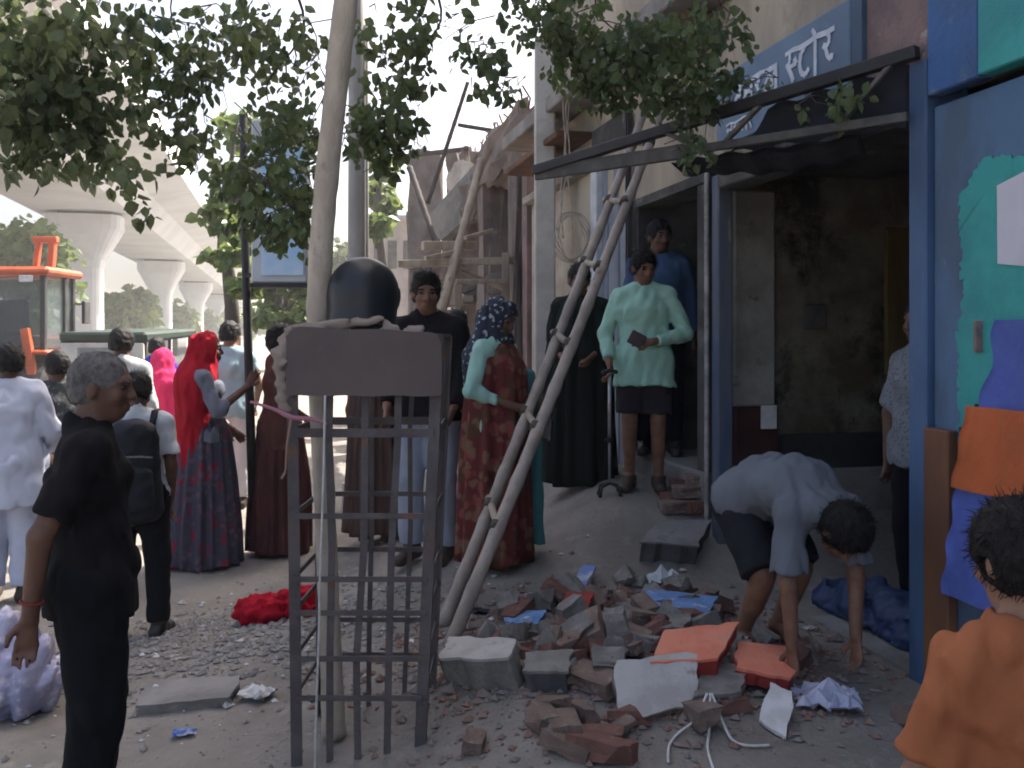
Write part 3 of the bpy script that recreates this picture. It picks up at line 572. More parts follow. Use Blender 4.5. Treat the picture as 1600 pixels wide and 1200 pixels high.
# ------------------------------------------------------------------ figures: smooth-blended tapered volumes meshed as one skin
class Vol:
    def __init__(s, lo, hi, h):
        s.h = h; s.lo = np.array(lo, float); n = np.ceil((np.array(hi) - s.lo) / h).astype(int) + 1
        s.n = n; s.F = np.full(n, 0.3, np.float32)
        s.ax = [s.lo[i] + h * np.arange(n[i]) for i in range(3)]
    def sub(s, lo, hi):
        a = np.clip(np.floor((np.array(lo) - s.lo) / s.h).astype(int), 0, s.n - 1); b = np.clip(np.ceil((np.array(hi) - s.lo) / s.h).astype(int) + 1, 1, s.n)
        sl = tuple(slice(a[i], b[i]) for i in range(3))
        X, Y, Z = np.meshgrid(*[s.ax[i][sl[i]] for i in range(3)], indexing='ij')
        return sl, X, Y, Z
    def _mix(s, sl, d, k, op):
        A = s.F[sl]
        if op == 'sub':
            d = -d; hh = np.clip(0.5 - 0.5 * (d - A) / k, 0, 1) if k > 0 else (d < A) * 1.0
            s.F[sl] = A * hh + d * (1 - hh) + k * hh * (1 - hh)
        else:
            hh = np.clip(0.5 + 0.5 * (A - d) / k, 0, 1)
            s.F[sl] = A * (1 - hh) + d * hh - k * hh * (1 - hh)
    def cone(s, a, b, ra, rb, k=0.03, flat=False, op='add', side=None, fl=1.0):
        """tapered limb a->b; side/fl: flattened section, half-width r along side and r*fl across"""
        a = np.array(a, float); b = np.array(b, float); m = max(ra, rb) + k * 2 + 0.03
        sl, X, Y, Z = s.sub(np.minimum(a, b) - m, np.maximum(a, b) + m)
        ba = b - a; L2 = max(ba @ ba, 1e-9)
        qx, qy, qz = X - a[0], Y - a[1], Z - a[2]
        tt = (qx * ba[0] + qy * ba[1] + qz * ba[2]) / L2; t = np.clip(tt, 0, 1)
        rx, ry, rz = qx - t * ba[0], qy - t * ba[1], qz - t * ba[2]
        rr = ra + (rb - ra) * t
        if side is None: d = np.sqrt(rx * rx + ry * ry + rz * rz) - rr
        else:
            sd = np.array(side, float); sd /= np.linalg.norm(sd)
            lx = rx * sd[0] + ry * sd[1] + rz * sd[2]
            o2 = np.maximum(rx * rx + ry * ry + rz * rz - lx * lx, 0)
            q = np.sqrt(lx * lx + o2 / (fl * fl)) + 1e-9
            d = (q - rr) * (fl + (1 - fl) * np.abs(lx) / q)
        if flat: d = np.maximum(d, (tt - 1) * math.sqrt(L2))
        s._mix(sl, d, k, op)
    def ell(s, c, r, k=0.02, fr=None, op='add'):
        c = np.array(c, float); r = np.array(r, float); m = r.max() + k * 2 + 0.02
        sl, X, Y, Z = s.sub(c - m, c + m)
        p = [X - c[0], Y - c[1], Z - c[2]]
        if fr is not None: p = [p[0] * fr[i][0] + p[1] * fr[i][1] + p[2] * fr[i][2] for i in range(3)]
        k0 = np.sqrt(sum((p[i] / r[i]) ** 2 for i in range(3))); k1 = np.sqrt(sum((p[i] / r[i] ** 2) ** 2 for i in range(3))) + 1e-9
        s._mix(sl, k0 * (k0 - 1) / k1, k, op)
    def cut(s, n, c):
        n = np.array(n, float); n /= np.linalg.norm(n); c = np.array(c, float)
        X, Y, Z = np.meshgrid(*s.ax, indexing='ij')
        s.F = np.maximum(s.F, ((X - c[0]) * n[0] + (Y - c[1]) * n[1] + (Z - c[2]) * n[2]).astype(np.float32))
    def wrinkle(s, amp, wl=0.08, seed=0, aniso=(1, 1, 1), crease=False):
        msk = np.abs(s.F) < 0.05
        I = np.nonzero(msk); r = np.random.default_rng(seed)
        p = np.stack([s.ax[i][I[i]] for i in range(3)], 1) * np.array(aniso)
        d = np.zeros(len(p))
        for q in range(7):
            k = r.normal(size=3); k = k / np.linalg.norm(k) * 2 * math.pi / (wl * (0.6 + 0.9 * r.random()))
            d += np.sin(p @ k + r.random() * 6.3 + 1.5 * np.sin(p @ r.normal(size=3) * 14))
        s.F[I] += (amp * (np.abs(d) / 3 - .45) * -1.6).astype(np.float32) if crease else (amp * d / 3).astype(np.float32)
    def mesh(s):
        F_ = s.F.copy(); F_[0] = F_[-1] = 0.3; F_[:, 0] = F_[:, -1] = 0.3; F_[:, :, 0] = F_[:, :, -1] = 0.3
        S = F_ < 0
        c = [S[i:S.shape[0] - 1 + i, j:S.shape[1] - 1 + j, k:S.shape[2] - 1 + k] for i in (0, 1) for j in (0, 1) for k in (0, 1)]
        cnt = sum(x.astype(np.int8) for x in c); I = np.stack(np.nonzero((cnt > 0) & (cnt < 8)), 1)
        off = np.array([(i, j, k) for i in (0, 1) for j in (0, 1) for k in (0, 1)])
        val = np.stack([F_[I[:, 0] + o_[0], I[:, 1] + o_[1], I[:, 2] + o_[2]] for o_ in off], 1)
        acc = np.zeros((len(I), 3)); num = np.zeros(len(I))
        for a in range(8):
            for b in range(a + 1, 8):
                if abs(off[a] - off[b]).sum() != 1: continue
                va, vb = val[:, a], val[:, b]; mk = (va < 0) != (vb < 0)
                t = np.where(mk, va / np.where(mk, va - vb, 1), 0)
                acc += mk[:, None] * (off[a] + t[:, None] * (off[b] - off[a])); num += mk
        V = s.lo + (I + acc / num[:, None]) * s.h
        idx = np.full(np.array(S.shape) - 1, -1, int); idx[I[:, 0], I[:, 1], I[:, 2]] = np.arange(len(I))
        Q = []
        for ax in range(3):
            sh = list(S.shape); sa = [slice(0, None)] * 3; sb = [slice(0, None)] * 3
            sa[ax] = slice(0, -1); sb[ax] = slice(1, None)
            A = S[tuple(sa)]; B = S[tuple(sb)]
            E = np.stack(np.nonzero(A != B), 1); fl = A[E[:, 0], E[:, 1], E[:, 2]]
            o1, o2 = [(1, 2), (2, 0), (0, 1)][ax]
            e1 = np.zeros(3, int); e1[o1] = 1; e2 = np.zeros(3, int); e2[o2] = 1
            q = [idx[tuple((E - e1 * i - e2 * j).T)] for i, j in ((1, 1), (0, 1), (0, 0), (1, 0))]
            q = np.stack(q, 1); q[~fl] = q[~fl][:, ::-1]; Q.append(q)
        return V, np.concatenate(Q)
def vol_obj(name, v, mat, parent, seat=None):
    V, Q = v.mesh()
    me = bpy.data.meshes.new(name); me.from_pydata(V.tolist(), [], Q.tolist()); me.update()
    return link(name, me, mat, parent, smooth=True)
def vec(*a): return np.array(a, float)
BASE = dict(pel=(0, 0, .94), wai=(0, 0, 1.08), che=(0, 0, 1.28), nek=(0, -.01, 1.44), hed=(0, .025, 1.585), hf=(0, 1, 0), hu=(0, 0, 1),
            Rsh=(.168, -.01, 1.378), Lsh=(-.168, -.01, 1.378), Rel=(.23, -.04, 1.10), Lel=(-.23, -.04, 1.10), Rwr=(.245, .02, .86), Lwr=(-.245, .02, .86),
            Rhp=(.088, 0, .92), Lhp=(-.088, 0, .92), Rkn=(.10, .02, .50), Lkn=(-.10, .02, .50), Ran=(.105, -.03, .085), Lan=(-.105, -.03, .085),
            Rto=(.12, .13, .03), Lto=(-.12, .13, .03), Rhd=None, Lhd=None, curl=0.5)
def unit(a): a = np.array(a, float); return a / (np.linalg.norm(a) + 1e-9)
def joints(**k):
    J = dict(BASE); J.update(k)
    return {a: (np.array(b, float) if isinstance(b, (tuple, list, np.ndarray)) else b) for a, b in J.items()}
def yaw_head(deg, pitch=0, roll=0):
    a, p = R(deg), R(pitch)
    hf = vec(-math.sin(a) * math.cos(p), math.cos(a) * math.cos(p), math.sin(p)); hu = vec(math.sin(a) * math.sin(p), -math.cos(a) * math.sin(p), math.cos(p))
    return dict(hf=hf, hu=hu)
def frame(J): 
    f = unit(J['hf']); u = unit(J['hu'] - f * (J['hu'] @ f)); r = np.cross(f, u); return r, f, u
def box_of(J, pad=0.2, keys=None):
    A = np.array([J[k] for k in (keys or [q for q in J if isinstance(J[q], np.ndarray) and q not in ('hf', 'hu', 'Rhd', 'Lhd')])])
    return A.min(0) - pad, A.max(0) + pad
def hand(v, wr, dr, side, curl, grip=None):
    """palm, four jointed fingers of unequal length and a thumb leaving the side of the palm"""
    dr = unit(dr); side = unit(side - dr * (side @ dr)); nrm = np.cross(dr, side)
    kn = wr + dr * 0.085
    v.cone(wr, kn, .026, .036, .012, side=side, fl=.5)
    for i, (o_, L) in enumerate(((-.029, .062), (-.010, .074), (.010, .070), (.028, .055))):
        b = kn + side * o_; a1 = curl * (0.5 + 0.12 * i); a2 = curl * (1.35 + 0.15 * i)
        m = b + (dr * math.cos(a1) + nrm * math.sin(a1)) * L * .52; e = m + (dr * math.cos(a2) + nrm * math.sin(a2)) * L * .5
        v.cone(b, m, .0095, .0088, .006); v.cone(m, e, .0088, .0072, .004)
    tb = wr + dr * .028 - side * .028; tm = tb + unit(dr * .7 - side * .6 + nrm * .35) * .038; te = tm + unit(dr * .9 - side * .1 + nrm * .5) * .03
    v.cone(tb, tm, .0125, .0105, .01); v.cone(tm, te, .0105, .0085, .005)
def head_prims(v, J):
    r, f, u = frame(J); c = J['hed']; fr = (r, f, u); at = lambda x, y, z: c + r * x + f * y + u * z
    v.ell(at(0, -.012, .03), (.076, .098, .088), .03, fr)
    v.ell(at(0, .022, -.035), (.060, .070, .080), .03, fr)
    v.ell(at(0, .050, -.088), (.034, .030, .024), .03, fr)
    v.ell(at(0, .080, .026), (.050, .016, .013), .018, fr)
    v.cone(at(0, .090, .012), at(0, .108, -.030), .0085, .0135, .012)
    for s in (-1, 1):
        v.ell(at(s * .013, .097, -.033), (.010, .010, .009), .008, fr)
        v.ell(at(s * .040, .068, -.030), (.022, .018, .022), .02, fr)
        v.ell(at(s * .077, -.008, -.012), (.010, .020, .031), .008, fr)
    for s in (-1, 1): v.ell(at(s * .032, .100, .004), (.019, .017, .012), .012, fr, 'sub')
    v.ell(at(0, .090, -.060), (.025, .011, .0065), .007, fr); v.ell(at(0, .088, -.073), (.021, .011, .0075), .007, fr)
    v.ell(at(0, .104, -.0665), (.022, .008, .0022), .004, fr, 'sub')
def make_body(J, h, parent, skin, fem=False, name='body'):
    lo, hi = box_of(J, .22); v = Vol(lo, hi, h)
    sh = J['Rsh'] - J['Lsh']; hp = J['Rhp'] - J['Lhp']; W = .90 if fem else 1.0
    v.cone(J['Lhp'], J['Rhp'], .095, .095, .03)
    v.cone(J['pel'], J['wai'], .145, .128 * W, .04, side=hp, fl=.70); v.cone(J['wai'], J['che'], .128 * W, .158 * W, .05, side=sh, fl=.66)
    v.cone(J['che'], J['nek'] - unit(J['nek'] - J['che']) * .05, .158 * W, .10, .05, side=sh, fl=.66)
    v.cone(J['Lsh'], J['Rsh'], .046 * W, .046 * W, .05)
    for s in 'RL': v.cone(J['nek'] + unit(J['nek'] - J['che']) * .012, J[s + 'sh'] * .75 + J['nek'] * .25 - unit(J['nek'] - J['che']) * .012, .045, .045, .045)
    v.cone(J['nek'] - unit(J['nek'] - J['che']) * .03, J['hed'] - frame(J)[2] * .06 - frame(J)[1] * .02, .058 * W, .052 * W, .03)
    for s in 'RL':
        hipp, kn, an, to = J[s + 'hp'], J[s + 'kn'], J[s + 'an'], J[s + 'to']
        v.cone(hipp, kn, .082, .054, .03); v.cone(kn, an, .052, .036, .02)
        bk = unit(np.cross(hp, kn - an)) * -1
        v.cone(kn + (an - kn) * .15 + bk * .012, kn + (an - kn) * .5 + bk * .012, .046, .040, .03)
        fd = unit(to - an); heel = an - unit(vec(fd[0], fd[1], 0)) * .035; heel[2] = to[2] + .005
        v.cone(an, heel, .036, .032, .02); v.cone(an, (an + to) / 2, .038, .034, .02); v.cone((heel + to) / 2, to, .038, .030, .02, side=hp, fl=.75)
        S_, E, Wr = J[s + 'sh'], J[s + 'el'], J[s + 'wr']
        v.cone(S_, E, .050 * W, .038 * W, .025); v.cone(E, Wr, .039 * W, .026, .015)
        d = J[s + 'hd'] if J[s + 'hd'] is not None else Wr - E
        sd = unit(sh) * (1 if s == 'R' else -1); sd = np.cross(unit(d), sd)       # palm faces the body
        hand(v, Wr, d, -sd if s == 'R' else sd, J['curl'])
    head_prims(v, J)
    o = vol_obj(name, v, skin, parent)
    r, f, u = frame(J); c = J['hed']
    return o
def make_eyes(J, parent):
    r, f, u = frame(J); c = J['hed']
    for s in (-1, 1):
        v = Vol(c + r * s * .032 + f * .078 + u * .004 - .022, c + r * s * .032 + f * .078 + u * .004 + .022, .004)
        v.ell(c + r * s * .032 + f * .0795 + u * .004, (.0125, .0115, .0085), .001, (r, f, u)); vol_obj('eye', v, M('dark_eye', (0.03, 0.022, 0.018), scale=40, rough=0.2, spec=0.5), parent)
def make_hair(J, h, parent, mat, thick=.012, low=-.055, front=.055, seed=0, beard=False, tuft=0.0):
    ns = 0 if h > .0125 else (2600 if h < .010 else 1500); slen = .006 if thick < .008 else .022
    r, f, u = frame(J); c = J['hed']; fr = (r, f, u); at = lambda x, y, z: c + r * x + f * y + u * z
    v = Vol(c - .17, c + .17, min(h, .008))
    v.ell(at(0, -.014, .030), (.076 + thick, .098 + thick, .088 + thick * 1.3), .01, fr)
    v.ell(at(0, -.045, -.02), (.066 + thick, .058 + thick, .07), .03, fr)
    if tuft: v.ell(at(.01, .04, .10), (.065, .06, tuft), .03, fr)
    v.cut(-u, at(0, 0, low))
    v.ell(at(0, .125, -.045), (.10, .075 + (.055 - front), .115), .012, fr, 'sub')
    for s in (-1, 1): v.ell(at(s * .085, .005, -.025), (.02, .026, .036), .008, fr, 'sub')
    v.wrinkle(.0028 if thick > .008 else .0008, .022, seed, (1, 1, .5)); v.wrinkle(.003 if thick > .008 else .0008, .05, seed + 1)
    o = vol_obj('hair', v, mat, parent)
    if ns:                                                                      # strands standing off the cap
        rs = np.random.default_rng(seed + 90); co = np.array([q.co[:] for q in o.data.vertices]); no = np.array([q.normal[:] for q in o.data.vertices])
        k = rs.integers(0, len(co), ns); p = co[k]; n_ = no[k]; rel = p - c
        fl = np.array(f) * .25 - np.array(u) * .55; t_ = fl - n_ * (n_ @ fl)[:, None] + rs.normal(size=(ns, 3)) * .38; t_ /= np.linalg.norm(t_, axis=1)[:, None]
        L = slen * (.5 + rs.random(ns))[:, None]; s_ = np.cross(n_, t_); s_ /= np.linalg.norm(s_, axis=1)[:, None] + 1e-9; w_ = .0011
        m1 = p + t_ * L * .55 + n_ * L * .16; e1 = p + t_ * L + n_ * L * .10; b0 = p - n_ * .002
        V = np.stack([b0 - s_ * w_, b0 + s_ * w_, m1 + s_ * w_, m1 - s_ * w_, e1], 1).reshape(-1, 3); b5 = np.arange(ns) * 5
        Fq = [tuple(q) for q in np.stack([b5, b5 + 1, b5 + 2, b5 + 3], 1).tolist()] + [tuple(q) for q in np.stack([b5 + 3, b5 + 2, b5 + 4], 1).tolist()]
        ms = bpy.data.meshes.new('hair_strands'); ms.from_pydata(V.tolist(), [], Fq); so = link('hair_strands', ms, mat, o); so['kind'] = 'stuff'
    if beard:
        v = Vol(c - .17, c + .17, .007); v.ell(at(0, .024, -.055), (.064, .072, .070), .01, fr); v.cut(u, at(0, 0, -.045)); v.ell(at(0, .10, -.062), (.028, .03, .018), .006, fr, 'sub'); v.wrinkle(.003, .015, 4)
        vol_obj('beard', v, mat, parent)
    return o
def make_brow(J, parent, mat):
    r, f, u = frame(J); c = J['hed']; fr = (r, f, u)
    for s in (-1, 1):
        cc = c + r * s * .034 + f * .094 + u * .026; v = Vol(cc - .035, cc + .035, .0045); v.ell(cc, (.021, .006, .0055), .003, fr); vol_obj('eyebrow', v, mat, parent)
def make_shirt(J, h, parent, mat, sleeve=0.55, hem=-.10, loose=.02, seed=1, name='shirt', wr=.0075, collar=True, drop=None, flare=0.0, fem=False):
    """hem: how far below the pelvis joint the cloth ends; sleeve: 0..1 upper arm, 1..2 down the forearm"""
    W = .92 if fem else 1.0
    sh = J['Rsh'] - J['Lsh']; hp = J['Rhp'] - J['Lhp']; ax = unit(J['wai'] - J['pel']); hb = J['pel'] - ax * (-hem if hem < 0 else hem)
    keys = ['pel', 'che', 'nek', 'Rsh', 'Lsh', 'Rel', 'Lel', 'Rwr', 'Lwr']; lo, hi = box_of(J, .2, keys); lo = np.minimum(lo, hb - .25); hi = np.maximum(hi, hb + .25); v = Vol(lo, hi, h)
    v.cone(J['pel'], J['wai'], .176 + loose, .148 * W + loose, .05, side=hp, fl=.74); v.cone(J['wai'], J['che'], .138 * W + loose, .165 * W + loose * .7, .05, side=sh, fl=.70)
    v.cone(J['pel'], hb, .178 + loose, .184 + loose + flare, .05, side=hp, fl=.74, flat=True)
    tp = J['nek'] - unit(J['nek'] - J['che']) * .045
    v.cone(J['che'], tp, .165 * W + loose * .7, .10 + loose * .4, .05, side=sh, fl=.70); v.cone(J['Lsh'], J['Rsh'], .050 * W + loose * .15, .050 * W + loose * .15, .06)
    for s in 'RL': v.cone(J['nek'] + unit(J['nek'] - J['che']) * .008, J[s + 'sh'] * .8 + J['nek'] * .2 - unit(J['nek'] - J['che']) * .008, .054, .056 * W + loose * .15, .06)
    if fem: 
        fw = unit(np.cross(unit(J['nek'] - J['che']), unit(sh)))
        for s in (-1, 1): v.ell(J['che'] + unit(sh) * s * .07 + fw * .085, (.065, .06, .065), .05)
    for s in 'RL':
        S_, E, Wr = J[s + 'sh'], J[s + 'el'], J[s + 'wr']; sl = sleeve if not isinstance(sleeve, dict) else sleeve[s]
        if sl <= 0: continue
        if sl <= 1: v.cone(S_, S_ + (E - S_) * sl, .055 * W + loose * .25, .055 * W + loose * .45, .03, flat=True)
        else:
            v.cone(S_, E, .056 * W + loose * .25, .046 * W + loose * .4, .03); v.cone(E, E + (Wr - E) * (sl - 1), .046 * W + loose * .4, .034 + loose * .3, .02, flat=True)
    v.cut(-ax, hb); v.wrinkle(wr * 1.1, .17, seed, (1, 1, .5), True); v.wrinkle(wr * .3, .06, seed + 5, (1, 1, .6))
    r, f, u = frame(J); nd = unit(J['nek'] - J['che'])
    v.ell(J['nek'] + nd * .045 + unit(np.cross(nd, unit(sh))) * .012, (.062, .062, .066), .012, op='sub')
    o = vol_obj(name, v, mat, parent)
    if collar:
        cv = Vol(J['nek'] - .13, J['nek'] + .13, .008); cv.cone(J['nek'] - nd * .035, J['nek'] + nd * .022, .075, .066, .01, flat=True); cv.cone(J['nek'] - nd * .05, J['nek'] + nd * .07, .062, .056, .005, op='sub')
        vol_obj('collar', cv, mat, o)
    return o
def make_legs(J, h, parent, mat, end=0.97, loose=.016, seed=3, name='trousers', wr=.006, flare=0.0):
    """end: 0..1 to the knee (thigh), 1..2 down the shin"""
    keys = ['pel', 'wai', 'Rhp', 'Lhp', 'Rkn', 'Lkn', 'Ran', 'Lan']; lo, hi = box_of(J, .2, keys); v = Vol(lo, hi, h); hp = J['Rhp'] - J['Lhp']; ax = unit(J['wai'] - J['pel'])
    v.cone(J['Lhp'], J['Rhp'], .105 + loose * .5, .105 + loose * .5, .03); v.cone(J['pel'] - ax * .02, J['pel'] + ax * .09, .148 + loose * .4, .136 + loose * .3, .03, side=hp, fl=.73, flat=True)
    for s in 'RL':
        H_, K, A = J[s + 'hp'], J[s + 'kn'], J[s + 'an']
        if end <= 1: v.cone(H_, H_ + (K - H_) * end, .098 + loose, .078 + loose + flare, .035, flat=True)
        else: v.cone(H_, K, .096 + loose, .066 + loose, .035); v.cone(K, K + (A - K) * (end - 1), .066 + loose, .052 + loose + flare, .02, flat=True)
    v.wrinkle(wr * .8, .15, seed, (1, 1, .6), True)
    return vol_obj(name, v, mat, parent)
def make_shoes(J, h, parent, mat):
    hp = J['Rhp'] - J['Lhp']
    for s in 'RL':
        an, to = J[s + 'an'], J[s + 'to']; v = Vol(np.minimum(an, to) - .13, np.maximum(an, to) + .13, min(h, .010)); fd = unit(vec(to[0] - an[0], to[1] - an[1], 0)); heel = an - fd * .04; heel[2] = to[2] + .012
        v.cone(heel, to + fd * .02, .045, .042, .02, side=hp, fl=.9); v.cone(an - vec(0, 0, .0), heel, .048, .046, .02); v.cone(an, (an + to) / 2, .046, .040, .02); v.cut((0, 0, -1), (0, 0, to[2] - .028)); v.cut((0, 0, 1), an + vec(0, 0, .02))
        vol_obj('shoe', v, mat, parent)
def make_drape(prof, parent, mat, name, pleats=13, amp=.018, seed=0, nth=110, nz=46, open_top=True):
    """long cloth hanging round the body; prof: (z, cx, cy, rx, ry) from top to hem"""
    r = np.random.default_rng(seed); prof = np.array(prof, float); t = np.linspace(0, 1, len(prof)); tt = np.linspace(0, 1, nz + 1)
    pr = np.stack([np.interp(tt, t, prof[:, i]) for i in range(5)], 1); th = np.linspace(0, 2 * np.pi, nth, endpoint=False)
    ph = r.random(6) * 6.28; V = []
    for i in range(nz + 1):
        z, cx, cy, rx, ry = pr[i]; k = amp * min(1, .15 + 1.2 * tt[i])
        rip = k * (np.sin(pleats * th + ph[0] + 1.3 * np.sin(2 * th + ph[1]) + .8 * math.sin(3 * tt[i] + ph[2])) + .5 * np.sin((pleats * 1.7 // 1) * th + ph[3] + tt[i] * 2) + .5 * np.sin(3 * th + ph[4] + 4 * tt[i]))
        zz = z + (.012 * np.sin(5 * th + ph[5]) if i == nz else 0)
        V.append(np.stack([cx + (rx + rip) * np.cos(th), cy + (ry + rip) * np.sin(th), zz + 0 * th], 1))
    V = np.concatenate(V); Fc = []
    for i in range(nz):
        for k in range(nth): Fc.append((i * nth + k, (i + 1) * nth + k, (i + 1) * nth + (k + 1) % nth, i * nth + (k + 1) % nth))
    Fc.append(tuple(range(nth))); Fc.append(tuple(nz * nth + k for k in range(nth - 1, -1, -1)))
    return put(name, V, Fc, mat, parent, smooth=True, local=True)
def make_veil(J, h, parent, mat, length=.55, name='head_scarf', face=.07, seed=2, wide=.19, fwd=0.0):
    """cloth over the hair, open at the face, falling over the shoulders and back"""
    r, f, u = frame(J); c = J['hed']; fr = (r, f, u); at = lambda x, y, z: c + r * x + f * y + u * z
    lo = np.minimum(c - .3, J['nek'] - vec(.32, .32, length + .1)); hi = c + vec(.32, .32, .25); v = Vol(lo, hi, h)
    v.ell(at(0, -.018, .025), (.098, .118, .108), .03, fr); v.ell(at(0, -.03, -.06), (.088, .10, .10), .05, fr)
    n0 = J['nek']; v.cone(at(0, -.03, -.05), n0 + vec(0, -.02, .0), .10, .135, .06); sh = unit(J['Rsh'] - J['Lsh'])
    v.cone(n0 + vec(0, -.02, -.01), n0 + vec(0, -.04, -.12), .15, wide, .06, side=sh, fl=.62)
    v.cone(n0 + vec(0, -.05, -.10), n0 + vec(0, -.07 + fwd, -length), wide, wide * .92, .06, side=sh, fl=.66, flat=True)
    v.wrinkle(.009, .09, seed, (1, 1, .35)); v.wrinkle(.004, .04, seed + 1, (1, 1, .5))
    v.ell(at(0, .125, -.02), (face, .085, .092), .015, fr, 'sub')
    return vol_obj(name, v, mat, parent)
SKIN = [M('brown_skin_a', (0.20, 0.098, 0.060), (0.155, 0.075, 0.046), scale=14, rough=0.55, bump=0.08, bscale=120, spec=0.4),
        M('brown_skin_b', (0.125, 0.060, 0.038), (0.095, 0.045, 0.029), scale=14, rough=0.55, bump=0.08, bscale=120, spec=0.4),
        M('brown_skin_c', (0.27, 0.145, 0.092), (0.215, 0.11, 0.07), scale=14, rough=0.55, bump=0.08, bscale=120, spec=0.4)]
m_hair = M('black_hair', (0.007, 0.006, 0.006), (0.012, 0.010, 0.010), scale=30, rough=0.6, bump=0.4, bscale=90, stretch=(1, 1, .4), spec=.18)
m_hairg = M('cropped_grey_hair', (0.17, 0.16, 0.155), (0.07, 0.064, 0.062), scale=26, rough=0.9, bump=0.5, bscale=140, thr=(0.4, 0.6))
def cloth(name, c, c2=None, rough=0.9, bump=0.25, bscale=55, scale=6):
    c2 = c2 or tuple(q * .78 for q in c); c2 = tuple(a + (b - a) * .4 for a, b in zip(c, c2))
    return M(name, c, c2, scale=scale, rough=rough, bump=.22, bscale=190, spec=0.12)
CROWD = []
def stand(px, d, ytop=None, H=None, yfeet=None, rz=0.0, label='', z=None, group=None):
    x = (px - 800) / FPX * d; z0 = gz(x, d) if z is None else z
    if H is None: H = EYE + (HOR - ytop) / FPX * d - z0
    t = thing('person', (x, d, z0), label, 'person', group, rz=R(rz), scale=H / 1.71)
    print('PERSON %s H=%.2f z=%.2f' % (label[:30], H, z0))
    CROWD.append(t); return t
# ------------------------------------------------------------------ the people
def ped(px, d, ytop, rz, label, h=.014, J=None, skin=0, top=None, bottom=None, hair=m_hair, shoe=None, sleeve=.55, hem=-.10, loose=.02, seed=1, legs_end=1.95, eyes=False, z=None, H=None, group=None, tuft=0.0, low=-.055, collar=True, lo_loose=.016, thick=.012, name='shirt', flare=0.0):
    J = J or joints(); t = stand(px, d, ytop, H=H, rz=rz, label=label, z=z, group=group)
    make_body(J, h, t, SKIN[skin]); make_hair(J, h, t, hair, seed=seed, tuft=tuft, low=low, thick=thick)
    if top: make_shirt(J, h, t, top, sleeve, hem, loose, seed, collar=collar, name=name, flare=flare)
    if bottom: make_legs(J, h, t, bottom, legs_end, lo_loose, seed + 3, name='trousers' if legs_end > 1.2 else 'shorts')
    if shoe: make_shoes(J, h, t, shoe)
    if eyes: make_eyes(J, t); make_brow(J, t, hair)
    return t, J
m_blacktee = cloth('black_tee_cloth', (0.010, 0.009, 0.011), (0.007, 0.0065, 0.0075))
m_blacktr = cloth('black_trouser_cloth', (0.008, 0.0085, 0.011), (0.006, 0.0063, 0.008))
m_leather = M('black_leather', (0.015, 0.014, 0.014), (0.03, 0.028, 0.027), scale=12, rough=0.4, bump=0.1)
m_sole = M('brown_sandal', (0.06, 0.04, 0.03), scale=12, rough=0.6)
# man in black, left foreground, in profile
J = joints(Rel=(.215, -.145, 1.12), Rwr=(.20, -.175, .865), Lel=(-.22, -.02, 1.10), Lwr=(-.22, .06, .86), hed=(0, .035, 1.585), **yaw_head(-18, -4))
t, J = ped(142, 2.95, 548, -66, 'older man in black tee and trousers with cropped grey hair, left foreground', h=.0085, J=J, skin=1, top=m_blacktee, bottom=m_blacktr, hair=m_hairg, shoe=m_leather, sleeve=.78, hem=-.12, loose=.012, seed=5, eyes=True, collar=False, lo_loose=.024, thick=.004, low=-.06)
b = MB(); 
wj = J['Rwr'] * .8 + J['Rel'] * .2; ax = unit(J['Rwr'] - J['Rel']); s1 = unit(np.cross(ax, (1, 0, 0))); s2 = np.cross(ax, s1)
bv = [Vector(wj + s1 * math.cos(q) * .034 + s2 * math.sin(q) * .034) for q in np.linspace(0, 6.283, 17)]
b.tube(bv, .004, 6, caps=False); put('wrist_thread', b.v, b.f, M('red_thread', (0.25, 0.03, 0.03), scale=30, rough=0.8), t, local=True, smooth=True)
# man in pale kurta at the left edge
m_kurta = cloth('pale_blue_white_cotton', (0.52, 0.55, 0.66), (0.43, 0.46, 0.57), bump=.3, bscale=30)
ped(14, 6.0, 538, 12, 'man in pale blue white kurta with his back turned at the left edge', J=joints(Rel=(.26, .03, 1.12), Rwr=(.20, .20, .98), **yaw_head(15)), skin=1, top=m_kurta, bottom=m_kurta, shoe=m_sole, sleeve=1.92, hem=-.30, loose=.045, seed=8, lo_loose=.035, flare=.03, h=.012)
# schoolboy with backpack
m_wshirt = cloth('school_white_cotton', (0.55, 0.57, 0.60), (0.46, 0.48, 0.52))
tb, J = ped(214, 5.15, 582, 14, 'schoolboy in white shirt and black trousers carrying a black backpack', J=joints(Lkn=(-.10, .04, .50), Lan=(-.13, -.02, .085), Ran=(.14, -.06, .085), Rkn=(.125, .01, .5), Rto=(.18, .08, .03), Rel=(.215, -.03, 1.1), Rwr=(.20, .05, .87), Lel=(-.215, -.03, 1.1), Lwr=(-.2, .05, .87), **yaw_head(-12, -22)), skin=1, top=m_wshirt, bottom=m_blacktr, shoe=m_leather, sleeve=.7, loose=.018, seed=11, h=.012)
bp = thing('backpack', (tb.location.x, tb.location.y, tb.location.z), 'black backpack with a small round white badge worn by the schoolboy', 'backpack', rz=R(14), scale=tb.scale[0])
m_pack = cloth('black_nylon', (0.017, 0.020, 0.026), (0.012, 0.013, 0.018), rough=.55, bump=.3)
v = Vol((-.3, -.45, .75), (.3, .05, 1.5), .011)
v.cone((0, -.21, .86), (0, -.20, 1.30), .19, .16, .06, side=(1, 0, 0), fl=.55); v.ell((0, -.20, 1.35), (.14, .08, .08), .05); v.wrinkle(.005, .1, 4); vol_obj('main_bag', v, m_pack, bp)
